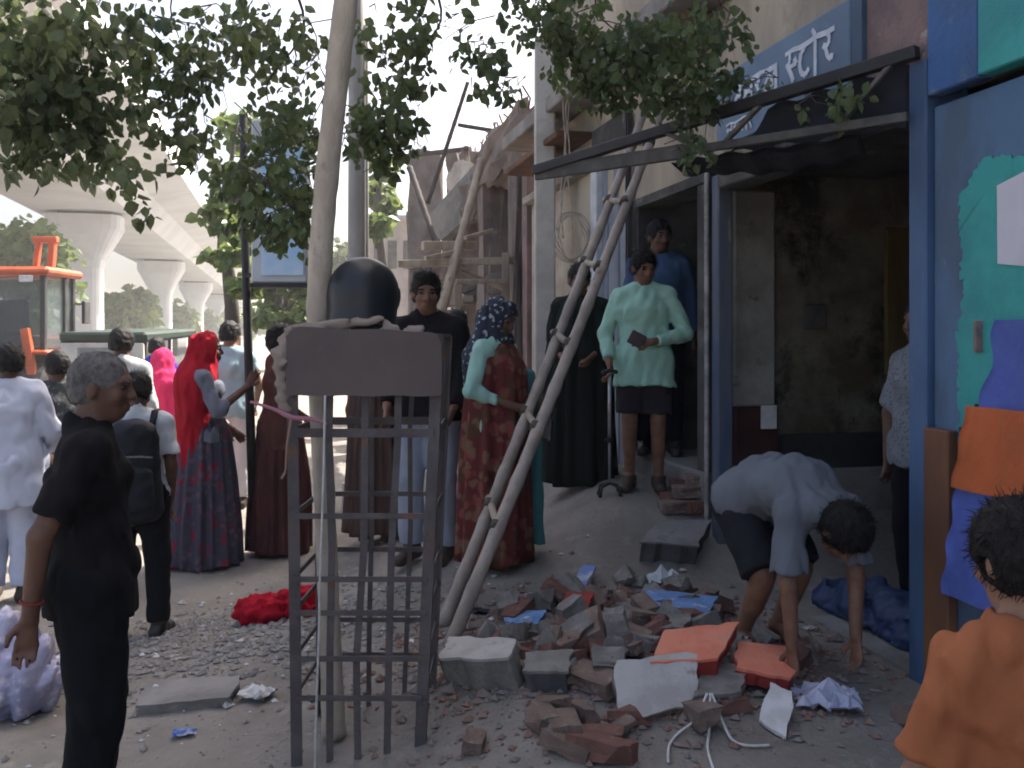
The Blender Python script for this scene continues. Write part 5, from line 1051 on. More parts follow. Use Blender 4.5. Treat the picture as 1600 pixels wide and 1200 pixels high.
far_tree(352, 12.5, 'sunlit young tree standing between the viaduct piers and the sign board', [(362, 270, 36, 230), (350, 330, 34, 190), (372, 385, 30, 200), (388, 310, 32, 200), (372, 190, 36, 200), (340, 395, 22, 80), (385, 440, 24, 150)], .15, m_leaf2, 21)
far_tree(440, 17, 'low green tree behind the sign board and the pale trunk', [(440, 470, 34, 420), (420, 430, 34, 420), (470, 440, 30, 320), (450, 500, 26, 240), (478, 490, 22, 180), (410, 490, 26, 240)], .17, m_leaf2, 22)
far_tree(592, 20, 'bright green tree right of the grey lamp post', [(588, 300, 26, 300), (598, 250, 26, 280), (590, 345, 22, 240), (606, 320, 18, 160)], .2, m_leaf2, 23)
far_tree(40, 34, 'broad green tree behind the orange excavator', [(20, 390, 60, 700), (70, 380, 50, 600), (-40, 400, 60, 400), (50, 450, 60, 500), (90, 440, 30, 220)], .4, m_leaf2, 24, .25)
far_tree(205, 66, 'rounded green tree between the first two viaduct piers', [(205, 470, 30, 500), (185, 480, 26, 400), (222, 490, 24, 400), (200, 500, 30, 400)], .7, m_leaf2, 25, .3)
far_tree(272, 90, 'rounded green tree between the second and third viaduct piers', [(275, 490, 22, 400), (262, 500, 18, 300), (290, 500, 18, 300)], .8, m_leaf2, 26, .3)
far_tree(330, 120, 'far green tree between the third and fourth viaduct piers', [(325, 500, 20, 350), (345, 508, 18, 300), (365, 500, 22, 350), (385, 505, 18, 300), (405, 500, 20, 300)], 1.0, m_leaf2, 27, .3)
far_tree(530, 52, 'tall dark green tree closing the far end of the lane', [(520, 470, 50, 700), (560, 440, 46, 700), (490, 480, 40, 500), (600, 460, 40, 500), (545, 400, 36, 500), (640, 470, 30, 400)], .55, m_leaf, 28, .3)

# ------------------------------------------------------------------ tree guard
gd = thing('tree_guard', (-.56, 3.65, gz(-.56, 3.65)), 'tall rusty iron tree guard with a blank brown plate around the slim tree', 'tree guard')
m_guard = M('brown_grey_iron', (0.125, 0.108, 0.104), (0.09, 0.078, 0.078), (0.19, 0.095, 0.055), scale=6, rough=0.75, bump=0.35, bscale=50, thr3=(0.57, 0.66), scale3=11)
m_plate = M('brown_painted_plate', (0.125, 0.095, 0.085), (0.105, 0.08, 0.075), (0.15, 0.115, 0.10), scale=2.2, rough=0.75, bump=0.12, bscale=40, thr3=(0.62, 0.74))
gt, gb = 1.565, gz(-.56, 3.65) - .04
cT = {'fl': (-.812, 3.42), 'fr': (-.272, 3.42), 'bl': (-.812, 3.92), 'br': (-.272, 3.92)}; cB = {'fl': (-.80, 3.45), 'fr': (-.345, 3.45), 'bl': (-.79, 3.9), 'br': (-.345, 3.9)}
def gp(k, z):
    t = (z - gb) / (gt - gb); a = cB[k]; b_ = cT[k]; return Vector((a[0] + (b_[0] - a[0]) * t, a[1] + (b_[1] - a[1]) * t, z))
for k in cT:
    b = MB(); sx = 1 if k[1] == 'l' else -1; sy = 1 if k[0] == 'f' else -1
    b.bar(gp(k, gb), gp(k, gt), .042, .007, up=(0, 1, 0)); b.bar(gp(k, gb) + Vector((-.0175 * sx, .024 * sy, 0)), gp(k, gt) + Vector((-.0175 * sx, .024 * sy, 0)), .007, .041, up=(0, 1, 0)); b.build('corner_post', m_guard, gd)
def gmid(k0, k1, f, z): return gp(k0, z).lerp(gp(k1, z), f)
for (k0, k1, fs) in (('fl', 'fr', (.27, .50, .735)), ('bl', 'br', (.42, .75))):
    for f_ in fs:
        b = MB(); js = [Vector((rng.gauss(0, .006), rng.gauss(0, .005), 0)) for _ in range(5)]; ps = [gmid(k0, k1, f_, gb + (gt - gb) * q_ / 4) + js[q_] * (0 if q_ in (0, 4) else 1) for q_ in range(5)]
        for q_ in range(4): b.bar(ps[q_], ps[q_ + 1] + (ps[q_ + 1] - ps[q_]) * .004, .026 if k0 == 'fl' else .02, .006, up=(0, 1, 0))
        b.build('upright_bar', m_guard, gd)
for py_ in (676, 806, 905, 958, 1030, 1092):
    z = EYE - (py_ - HOR) / FPX * 3.43
    for k0, k1 in (('fl', 'fr'), ('fr', 'br'), ('br', 'bl'), ('bl', 'fl')):
        b = MB(); a = gp(k0, z); c = gp(k1, z); ou = Vector((0, -.008 if k0[0] == 'f' and k1[0] == 'f' else (.008 if k0[0] == 'b' and k1[0] == 'b' else 0), 0))
        if k0[1] == k1[1]: ou = Vector((.008 if k0[1] == 'r' else -.008, 0, 0))
        b.bar(a + ou, c + ou, .007 if py_ > 700 else .009, .020 if py_ > 700 else .032); b.build('ring_bar', m_guard, gd)
for k0, k1 in (('fl', 'fr'), ('fr', 'br'), ('br', 'bl'), ('bl', 'fl')):
    b = MB(); b.bar(gp(k0, gt), gp(k1, gt), .03, .012); b.build('top_bar', m_guard, gd)
b = MB(); b.bar(gmid('fl', 'fr', .42, gt + .01), gmid('bl', 'br', .42, gt + .01), .04, .008); b.bar(gmid('fl', 'fr', .62, gt + .01), gmid('bl', 'br', .62, gt + .01), .04, .008); b.build('cross_strap', m_guard, gd)
pv = []
n = 24
zt, zb2 = 1.595, EYE - (618 - HOR) / FPX * 3.41
for s in (0, 1):
    for i in range(n + 1):
        f_ = i / n; x = -.825 + .568 * f_
        e = min(i, n - i) / n
        pv.append((x, 3.385 + .006 * s + .004 * math.sin(f_ * 7), zb2 + .002 * math.sin(f_ * 20))); pv.append((x, 3.385 + .006 * s + .006 * math.sin(f_ * 5 + 1), zt - .035 * max(0, 1 - e * 14) ** 2 - .018 * f_ + .003 * math.sin(f_ * 13)))
Fc = []; q = 2 * (n + 1)
for i in range(n):
    a = 2 * i; Fc += [(a, a + 2, a + 3, a + 1), (q + a, q + a + 1, q + a + 3, q + a + 2), (a + 1, a + 3, q + a + 3, q + a + 1), (a, q + a, q + a + 2, a + 2)]
Fc += [(0, 1, q + 1, q), (q - 2, 2 * q - 2, 2 * q - 1, q - 1)]
put('name_plate', pv, Fc, m_plate, gd)
# beige cloth tucked behind the plate
ck = thing('draped_cloth', (-.56, 3.45, 1.3), 'crumpled beige cloth tucked behind the brown plate of the tree guard', 'cloth')
m_bcl = cloth('beige_cloth', (0.30, 0.24, 0.20), (0.23, 0.185, 0.155), bump=.4, bscale=20)
v = Vol((-.95, 3.36, 1.05), (-.15, 3.62, 1.72), .011)
v.cone((-.845, 3.43, 1.50), (-.838, 3.44, 1.30), .034, .028, .03); v.cone((-.80, 3.44, 1.575), (-.845, 3.43, 1.50), .03, .034, .03); v.cone((-.79, 3.45, 1.59), (-.50, 3.45, 1.606), .022, .018, .03); v.cone((-.50, 3.45, 1.606), (-.34, 3.46, 1.585), .016, .012, .03); v.wrinkle(.011, .07, 5); v.wrinkle(.006, .035, 7); vol_obj('cloth_folds', v, m_bcl, ck)
ck.location = (0, 0, 0)
# motorcycle helmet resting on the guard
hl = thing('motorcycle_helmet', (-.585, 3.68, 1.59), 'glossy black motorcycle helmet resting on top of the tree guard', 'helmet')
m_helm = M('black_helmet_shell', (0.012, 0.014, 0.018), (0.018, 0.020, 0.026), scale=3, rough=0.36, spec=0.45)
v = Vol((-.2, -.22, -.03), (.2, .22, .33), .008); v.ell((0, 0, .145), (.125, .145, .128), .02); v.cone((0, .015, .02), (0, .01, .14), .132, .128, .03, side=(1, 0, 0), fl=1.1); v.cut((0, 0, -1), (0, 0, .005)); v.ell((0, -.02, -.02), (.10, .11, .10), .01, op='sub'); vol_obj('shell', v, m_helm, hl)
v = Vol((-.2, -.22, -.03), (.2, .22, .33), .008); v.ell((0, -.012, .135), (.128, .150, .13), .005); v.cut((0, 0, -1), (0, 0, .075)); v.cut((0, 0, 1), (0, 0, .165)); v.cut((0, 1, 0), (0, -.06, 0)); vol_obj('visor', v, M('smoked_visor', (0.010, 0.011, 0.014), scale=3, rough=0.12, spec=.6), hl)
v = Vol((-.2, -.22, -.05), (.2, .22, .1), .008); v.cone((-.09, -.04, .012), (.09, -.04, .012), .016, .016, .01); v.cone((.10, -.02, .02), (.10, .10, .02), .016, .016, .01); v.cone((-.10, -.02, .02), (-.10, .10, .02), .016, .016, .01); vol_obj('rim_trim', v, M('grey_rubber_trim', (0.05, 0.048, 0.05), scale=20, rough=.7), hl)
hl.rotation_euler = (0, 0, R(150))
# white cable and pink rag on the guard
m_wcab = M('white_cable', (0.62, 0.60, 0.58), (0.48, 0.46, 0.45), scale=12, rough=0.6)
o = limb([P(508, 618, 3.37), P(505, 760, 3.37), P(500, 900, 3.375), P(498, 1000, 3.38), P(494, 1120, 3.39), P(492, 1215, 3.40)], [.0045] * 6, 'white_cable', m_wcab, None, n=6); tag(o, 'thin white cable hanging down the front of the tree guard', 'cable')
pk = thing('pink_rag', tuple(P(440, 650, 3.35)), 'pink rag knotted round the left post of the tree guard', 'rag')
limb([P(392, 628, 3.5), P(430, 640, 3.42), P(455, 652, 3.37), P(485, 655, 3.37), P(512, 662, 3.375)], [.005, .007, .010, .009, .004], 'knotted_strip', cloth('dusty_pink_cloth', (0.38, 0.17, 0.20)), pk, n=8, wob=.25)
limb([P(455, 655, 3.37), P(448, 700, 3.36), P(446, 735, 3.36), P(440, 748, 3.36)], [.006, .004, .004, .007], 'loose_tail', cloth('dusty_tan_cloth', (0.33, 0.21, 0.16)), pk, n=6, wob=.25)
# ------------------------------------------------------------------ lamp post, sign pole and sign board
m_galv = M('galvanised_grey', (0.31, 0.30, 0.28), (0.23, 0.22, 0.205), (0.40, 0.39, 0.36), scale=4, rough=0.6, bump=.05, stretch=(1, 1, .2))
lp = thing('lamp_post', ((557 - 800) / FPX * 9.0, 9.0, gz((557 - 800) / FPX * 9.0, 9.0)), 'grey metal lamp post seen just right of the pale tree trunk', 'lamp post')
x, y = (557 - 800) / FPX * 9.0, 9.0; zb_ = gz(x, y)
b = MB(); b.tube([(x, y, zb_), (x, y, 1.2), (x + .005, y, 4.0), (x + .02, y, 6.2)], [.092, .088, .082, .075], 14); b.build('pole', m_galv, lp, smooth=True)
b = MB(); b.tube([(x, y, zb_), (x, y, zb_ + .25)], .14, 14); b.build('base_collar', m_galv, lp)
b = MB(); b.tube([(x + .105, y - .02, .6), (x + .105, y - .02, 4.6)], .016, 8); b.build('conduit', m_pale, lp, smooth=True)
b = MB(); b.tube([(x, y, 6.2), (x - .5, y, 6.45), (x - 1.3, y, 6.5)], [.04, .03, .025], 10); b.build('bracket_arm', m_galv, lp, smooth=True)
b = MB(); b.box(x - 1.75, x - 1.28, y - .09, y + .09, 6.45, 6.55); b.build('lamp_head', m_galv, lp, bevel=.02)
sp = thing('sign_pole', tuple(P(397, 848, 7.1)), 'dark slender sign pole left of the tree guard', 'pole')
b = MB(); b.tube([P(397, 852, 7.1), P(390, 620, 7.1), P(383, 380, 7.1), P(380, 180, 7.1)], [.036, .034, .03, .03], 10); b.build('tube', m_iron, sp, smooth=True)
b = MB(); b.tube([P(397, 850, 7.1), P(397, 838, 7.1)], .07, 10); b.build('base_plate', m_iron, sp)
sb = thing('sign_board', tuple(P(436, 445, 7.0)), 'framed sign board with a pale blue panel hanging beside the tree trunk', 'sign')
def pq(x0, y0, x1, y1, d0, d1):
    return [P(x0, y1, d0), P(x1, y1, d0), P(x1, y1, d0) + Vector((0, d1, 0)), P(x0, y1, d0) + Vector((0, d1, 0)), P(x0, y0, d0), P(x1, y0, d0), P(x1, y0, d0) + Vector((0, d1, 0)), P(x0, y0, d0) + Vector((0, d1, 0))]
put('cabinet', pq(392, 186, 480, 442, 7.0, .12), BOXF, M('pale_grey_cabinet', (0.46, 0.49, 0.52), (0.40, 0.43, 0.46), scale=2, rough=.5), sb, bevel=.012)
put('picture_panel', pq(408, 200, 474, 430, 6.985, .012), BOXF, M('pale_blue_picture', (0.50, 0.62, 0.74), (0.30, 0.50, 0.74), (0.68, 0.72, 0.76), scale=2.6, rough=.4, thr3=(.58, .7)), sb)
put('lower_rail', pq(390, 442, 482, 449, 6.99, .14), BOXF, m_iron, sb)
for y_ in (430, 230): b = MB(); b.bar(P(383, y_, 7.08), P(396, y_, 7.06), .03); b.build('bracket', m_iron, sb)
# ------------------------------------------------------------------ bamboo ladder
ld = thing('bamboo_ladder', tuple(P(696, 990, 4.6)), 'long bamboo ladder leaning across the picture towards the shop roof', 'ladder')
A0 = ghit(692, 978); A1_ = P(1008, 172, 6.6); B0 = ghit(703, 1010); B1_ = P(1040, 158, 6.35)
m_bam2 = M('grey_brown_bamboo', (0.36, 0.31, 0.265), (0.26, 0.22, 0.185), (0.15, 0.125, 0.105), scale=7, rough=.75, bump=.25, bscale=40, thr3=(.60, .7), stretch=(1, 1, .5))
bamboo(A0, A1_, .032, m_bam2, 'rail', ld, 13); bamboo(B0, B1_, .033, m_bam2, 'rail', ld, 13)
for f_ in (.17, .325, .47, .62, .76, .9):
    a = A0.lerp(A1_, f_ + .012); c = B0.lerp(B1_, f_ - .005); d = (c - a).normalized(); e = .10
    b = MB(); b.tube([a - d * e, a.lerp(c, .5), c + d * .02], [.022, .02, .02], 9, wob=.1); b.build('rung', m_bam, ld, smooth=True)
    for p, q in ((a, A1_ - A0), (c, B1_ - B0)):
        q = q.normalized(); b = MB(); b.tube([p - q * .028, p + q * .022], .038, 10); b.build('lashing', M('dark_rope', (0.05, 0.04, 0.035), (0.09, 0.075, 0.06), scale=40, rough=.9, bump=.5), ld, smooth=True)
# coil of cable on the cream wall
m_cab = M('beige_cable', (0.42, 0.36, 0.29), (0.30, 0.26, 0.21), scale=10, rough=.6)
cc_ = thing('cable_coil', tuple(P(895, 372, 8.05)), 'coil of beige cable hanging on the cream wall behind the ladder', 'cable')
for k in range(5):
    pts = [P(893 + (20 + k * 2.2) * math.cos(q) + 3 * math.sin(3 * q + k), 371 + (34 + k * 1.5) * math.sin(q), 7.95 + .02 * k) for q in np.linspace(0, 6.283, 26)]
    b = MB(); b.tube(pts, .005, 6, caps=False); b.build('loop', m_cab, cc_, smooth=True)
for k, (xs) in enumerate(((882, 880, 884, 876, 880), (886, 889, 882, 890, 895), (897, 884, 890, 880, 872))):
    o = limb([P(xs[0], 100 + 20 * k, 7.9), P(xs[1], 170, 7.95), P(xs[2], 240, 7.95), P(xs[3], 300, 7.95), P(xs[4], 372, 7.95)], [.006] * 5, 'hanging_cable', m_cab, cc_, n=6)
# ------------------------------------------------------------------ excavator and auto rickshaw on the road
m_or = M('digger_orange', (0.50, 0.10, 0.03), (0.40, 0.075, 0.025), (0.20, 0.075, 0.04), scale=3, rough=.45, thr3=(.66, .72))
m_blk = M('digger_black', (0.025, 0.026, 0.028), (0.04, 0.04, 0.04), scale=6, rough=.5)
m_gl = M_glass('cab_glass', (0.10, 0.14, 0.15), .06, .28)
ex = thing('backhoe_excavator', (-8.6, 16.2, gz(-8.6, 16.2)), 'orange backhoe excavator with a black framed cab parked at the left edge', 'excavator')
zx = gz(-8.6, 16.2); X0 = -9.35; X1 = -7.75; Y0 = 15.4; Y1 = 16.5
def B_(n, x0, x1, y0, y1, z0, z1, m, bv=.02, par=ex): return MB().box(x0, x1, y0, y1, z0, z1).build(n, m, par, bevel=bv)
B_('chassis', X0 + .1, X1 - .1, 14.6, 19.2, zx + .55, zx + 1.0, m_blk); B_('lower_cab', X0, X1, Y0, Y1, zx + 1.0, zx + 1.5, m_blk); B_('engine_hood', X0 + .3, X1 - .3, 16.95, 19.0, zx + 1.0, zx + 1.75, m_or, .06)
B_('roof', X0 - .08, X1 + .10, Y0 - .12, Y1 + .1, zx + 2.74, zx + 2.88, m_or, .05)
for a, c in ((X0 + .05, Y0 + .05), (X1 - .05, Y0 + .05), (X0 + .05, Y1 - .05), (X1 - .05, Y1 - .05), (X1 - .05, Y0 + .75)):
    b = MB(); b.bar((a, c, zx + 1.5), (a + (.0), c, zx + 2.74), .09); b.build('cab_pillar', m_blk, ex, bevel=.01)
for nme, bx in (('rear_window', (X0 + .1, X1 - .1, Y0 + .04, Y0 + .06, zx + 1.52, zx + 2.72)), ('side_window', (X1 - .06, X1 - .04, Y0 + .1, Y0 + .7, zx + 1.52, zx + 2.72)), ('side_window', (X1 - .06, X1 - .04, Y0 + .8, Y1 - .1, zx + 1.52, zx + 2.72)), ('windscreen', (X0 + .1, X1 - .1, Y1 - .06, Y1 - .04, zx + 1.6, zx + 2.72))):
    B_(nme, *bx, m_gl, 0)
B_('seat', X0 + .5, X1 - .5, Y0 + .4, Y0 + .9, zx + 1.5, zx + 1.75, m_blk); B_('seat_back', X0 + .5, X1 - .5, Y0 + .4, Y0 + .52, zx + 1.75, zx + 2.35, m_blk, .04)
B_('mudguard', X1 - .45, X1 + .12, 15.2, 16.6, zx + 1.42, zx + 1.5, m_or, .03)
for sx in (X0 - .02, X1 - .30):
    for cy, rr_, wd in ((15.7, .68, .42), (18.5, .45, .34)):
        w_ = thing('wheel', (0, 0, 0)); w_.parent = ex; w_.location = Vector((sx + wd / 2, cy, zx + rr_)) - ex.location
        b = MB(); b.tube([(-wd / 2, 0, 0), (-wd / 2 + .06, 0, 0), (wd / 2 - .06, 0, 0), (wd / 2, 0, 0)], [rr_ * .88, rr_, rr_, rr_ * .88], 26); put('tyre', b.v, b.f, M('tyre_rubber', (0.03, 0.03, 0.03), (0.06, 0.055, 0.05), scale=8, rough=.9, bump=.3), w_, local=True)
        b = MB(); b.tube([(-wd / 2 - .015, 0, 0), (wd / 2 + .015, 0, 0)], rr_ * .52, 20); put('rim', b.v, b.f, m_or, w_, local=True)
bm_ = thing('boom', (0, 0, 0)); bm_.parent = ex; bm_.location = (0, 0, 0)
for (p0, p1, wd) in (((-9.3, 15.2, zx + 1.1), (-9.35, 14.8, zx + 2.3), .2), ((-8.16, 15.9, zx + 2.86), (-8.10, 15.9, zx + 3.34), .08), ((-7.90, 15.9, zx + 2.86), (-7.86, 15.9, zx + 3.34), .10)):
    b = MB(); b.bar(p0, p1, wd, wd * 1.3); put('boom_arm', [Vector(v_) - ex.location for v_ in b.v], b.f, m_or, bm_, local=True, bevel=.01)
b = MB(); b.bar((-8.2, 15.9, zx + 3.38), (-7.78, 15.9, zx + 3.38), .12, .1); put('boom_cross_piece', [Vector(v_) - ex.location for v_ in b.v], b.f, m_or, bm_, local=True, bevel=.01)
b = MB(); b.bar((-9.4, 14.7, zx + 2.2), (-9.5, 14.5, zx + .5), .18, .24); put('dipper_arm', [Vector(v_) - ex.location for v_ in b.v], b.f, m_or, bm_, local=True, bevel=.015)
b = MB(); b.add([(x_, y_, z_) for x_ in (-9.9, -9.1) for (y_, z_) in ((14.3, zx + .75), (14.75, zx + .8), (14.8, zx + .35), (14.5, zx + .05), (14.1, zx + .15))], [(0, 1, 2, 3, 4), (9, 8, 7, 6, 5), (0, 5, 6, 1), (1, 6, 7, 2), (2, 7, 8, 3), (3, 8, 9, 4)]); put('bucket', [Vector(v_) - ex.location for v_ in b.v], b.f, m_rust, bm_, local=True)
b = MB(); b.bar((-8.0, 15.25, zx + 1.85), (-7.8, 15.2, zx + .75), .14, .1); b.build('stabiliser_leg', m_or, ex, bevel=.01)
b = MB(); b.bar((-9.1, 15.3, zx + 1.85), (-9.3, 15.2, zx + .75), .14, .1); b.build('stabiliser_leg', m_or, ex, bevel=.01)
for x_ in (-9.0, -8.1):
    B_('work_light', x_, x_ + .22, Y0 - .17, Y0 - .121, zx + 2.62, zx + 2.73, M('lamp_lens', (0.6, 0.6, 0.6), scale=20, rough=.3), .01)
B_('wing_mirror', X1 + .14, X1 + .2, Y1 - .1, Y1 + .12, zx + 1.95, zx + 2.35, m_blk, .01); b = MB(); b.bar((X1, Y1 - .05, zx + 2.3), (X1 + .17, Y1, zx + 2.3), .03); b.build('mirror_arm', m_blk, ex)
# auto rickshaw
ax_ = -6.15; ay = 15.2; az = gz(ax_, ay)
ar = thing('auto_rickshaw', (ax_, ay, az), 'three wheeled auto rickshaw with dark green canopy beyond the women', 'rickshaw')
m_grn = M('dark_green_canopy', (0.02, 0.04, 0.03), (0.015, 0.03, 0.022), scale=4, rough=.7, bump=.2); m_yel = M('rickshaw_body', (0.45, 0.45, 0.42), (0.35, 0.35, 0.33), scale=3, rough=.5)
def RB(n, prof_, x0, x1, m, bv=.02):
    k = len(prof_); V = [(ax_ + x0, ay + y_, az + z_) for y_, z_ in prof_] + [(ax_ + x1, ay + y_, az + z_) for y_, z_ in prof_]
    return put(n, V, [tuple(range(k)), tuple(range(2 * k - 1, k - 1, -1))] + [(i, k + i, k + (i + 1) % k, (i + 1) % k) for i in range(k)], m, ar, bevel=bv)
RB('canopy', [(-1.25, 1.62), (-1.30, 1.78), (.9, 1.86), (1.15, 1.74), (.9, 1.72)], -.66, .66, m_grn, .04)
RB('rear_panel', [(-1.3, .45), (-1.3, 1.62), (-1.22, 1.62), (-1.15, .45)], -.62, .62, m_yel); RB('body_tub', [(-1.25, .35), (-1.25, .85), (.5, .85), (.55, .35)], -.62, .62, m_yel); RB('front_cowl', [(.55, .4), (.75, 1.05), (1.2, .95), (1.35, .5)], -.42, .42, m_grn, .05)
RB('windscreen', [(.80, 1.05), (.90, 1.72), (.93, 1.72), (.84, 1.05)], -.5, .5, m_gl, 0); RB('rear_window', [(-1.33, 1.2), (-1.33, 1.55), (-1.315, 1.55), (-1.315, 1.2)], -.35, .35, m_gl, 0)
for sx in (-.58, .58):
    for y_ in (-1.1, -.1, .82):
        b = MB(); b.bar((ax_ + sx, ay + y_, az + .85), (ax_ + sx, ay + y_, az + 1.72), .04); b.build('canopy_post', m_blk, ar)
for sx, y_ in ((-.52, -.75), (.52, -.75), (0, 1.15)):
    w_ = thing('wheel', (0, 0, 0)); w_.parent = ar; w_.location = (sx, y_, .24)
    b = MB(); b.tube([(-.06, 0, 0), (.06, 0, 0)], .24, 20); put('tyre', b.v, b.f, M('tyre_rubber', (0.03, 0.03, 0.03)), w_, local=True); b = MB(); b.tube([(-.065, 0, 0), (.065, 0, 0)], .13, 16); put('rim', b.v, b.f, m_galv, w_, local=True)
RB('seat', [(-1.0, .85), (-1.0, 1.0), (-.4, 1.0), (-.4, .85)], -.5, .5, m_blk)

# ------------------------------------------------------------------ rubble, litter and things on the ground
m_brick = M('broken_red_brick', (0.20, 0.095, 0.072), (0.155, 0.08, 0.064), (0.24, 0.21, 0.19), scale=9, rough=.95, bump=.6, bscale=45, thr3=(.56, .64))
m_brickd = M('dusty_brick', (0.205, 0.145, 0.115), (0.155, 0.11, 0.09), (0.25, 0.23, 0.205), scale=8, rough=.95, bump=.6, bscale=45, thr3=(.54, .64))
m_mort = M('mortar_lump', (0.24, 0.225, 0.205), (0.17, 0.155, 0.14), scale=8, rough=.95, bump=.6, bscale=40)
m_bpl = M('blue_wall_plaster', (0.16, 0.30, 0.56), (0.11, 0.22, 0.45), (0.50, 0.52, 0.56), scale=7, rough=.8, bump=.3, thr3=(.58, .64))
m_opl = M('orange_wall_plaster', (0.72, 0.25, 0.155), (0.66, 0.20, 0.12), (0.42, 0.30, 0.25), scale=5, rough=.85, bump=.5, thr3=(.54, .68))
m_redpl = M('red_wall_plaster', (0.33, 0.04, 0.03), (0.25, 0.03, 0.025), scale=5, rough=.8, bump=.3)
m_wpl = M('whitewashed_plaster', (0.46, 0.44, 0.42), (0.36, 0.34, 0.32), (0.26, 0.22, 0.20), scale=5, rough=.9, bump=.4, thr3=(.58, .66))
def chunk_mesh(name, sx, sy, sz, seed, mat, cuts=2, amp=.005, mat2=None):
    r = random.Random(seed); bm = bmesh.new(); bmesh.ops.create_cube(bm, size=1)
    for v_ in bm.verts: v_.co = Vector((v_.co.x * sx, v_.co.y * sy, v_.co.z * sz))
    for _ in range(cuts):
        n_ = Vector((r.gauss(0, 1), r.gauss(0, .6), r.gauss(0, .7))).normalized(); c_ = n_ * (abs(n_.x) * sx + abs(n_.y) * sy + abs(n_.z) * sz) * r.uniform(.20, .40)
        q = bmesh.ops.bisect_plane(bm, geom=bm.verts[:] + bm.edges[:] + bm.faces[:], plane_co=c_, plane_no=n_, clear_outer=True)
        ed = [e for e in bm.edges if e.is_boundary]
        if ed: bmesh.ops.holes_fill(bm, edges=ed)
    bmesh.ops.triangulate(bm, faces=bm.faces); 
    if len(bm.faces) < 40: bmesh.ops.subdivide_edges(bm, edges=bm.edges, cuts=1)
    for v_ in bm.verts: v_.co += Vector((r.gauss(0, amp), r.gauss(0, amp), r.gauss(0, amp)))
    me = bpy.data.meshes.new(name); bm.to_mesh(me); bm.free(); me.materials.append(mat); return me
brick_me = [chunk_mesh('brick', .22, .105, .07, s, m_brick if s % 2 else m_brickd, cuts=(0 if s < 4 else 1 if s < 9 else 2), amp=.004) for s in range(14)]
mort_me = [chunk_mesh('rubble_lump', .16, .12, .09, 50 + s, m_mort, cuts=3, amp=.006) for s in range(6)]
GB = 'loose bricks of the rubble heap'; nb = 0
def drop(me, name, px, py, dz, label, cat, group, sc_=1.0, tilt=.35, yaw=None):
    p = ghit(px, py); o = bpy.data.objects.new(name, me); col.objects.link(o)
    hz = min(me.vertices, key=lambda v_: v_.co.z).co.z
    o.location = (p.x, p.y, p.z + dz - hz * sc_ * .85); o.rotation_euler = (rng.gauss(0, tilt), rng.gauss(0, tilt), rng.uniform(0, 6.28) if yaw is None else yaw); o.scale = (sc_,) * 3
    LOOSE.append(o) if group else None
    return tag(o, label, cat, group)
LOOSE = []
for i in range(135):
    a = rng.uniform(0, 6.283); r_ = math.sqrt(rng.random()); px = 975 + 215 * r_ * math.cos(a); py = 1000 + 85 * r_ * math.sin(a)
    if px > 1120 and py < 1000: continue
    k = rng.randrange(14); pile = max(0, 1 - ((px - 975) / 190) ** 2 - ((py - 1010) / 90) ** 2)
    if rng.random() < .28: drop(rng.choice(mort_me), 'rubble_lump', px, py, rng.random() * .07 * pile, 'grey mortar lump lying in the rubble heap before the shop', 'rubble', 'mortar lumps of the rubble heap', rng.uniform(.35, 1.0), .6)
    else: drop(brick_me[k], 'brick', px, py, rng.random() * .08 * pile, 'broken brick lying loose in the rubble heap before the shop', 'brick', GB, rng.choice((.35, .45, .6, .75, .95)), .3)
for (px, py) in ((845, 1130), (880, 1150), (915, 1120), (935, 1165), (965, 1150), (890, 1175), (940, 1185), (860, 1110), (985, 1128), (742, 1165), (1040, 1090), (1130, 1090), (1150, 1110), (1090, 1125), (1255, 1020), (1240, 1045), (1010, 965), (1060, 1000), (1130, 1075), (1435, 1140), (1455, 1165)):
    drop(brick_me[rng.randrange(14)], 'brick', px, py, 0, 'broken brick lying loose in the rubble heap before the shop', 'brick', GB, rng.uniform(.6, 1.0), .12)
for (px, py, dz) in ((1060, 800, 0), (1095, 800, 0), (1060, 786, .0), (1100, 782, .0), (1080, 795, .075), (1100, 795, .15), (1075, 770, .02)):
    drop(brick_me[rng.randrange(4)], 'brick', px, py, dz, 'whole red brick stacked beside the left blue door post', 'brick', 'bricks stacked by the door post', 1.1, .05, yaw=rng.uniform(-.2, .4))
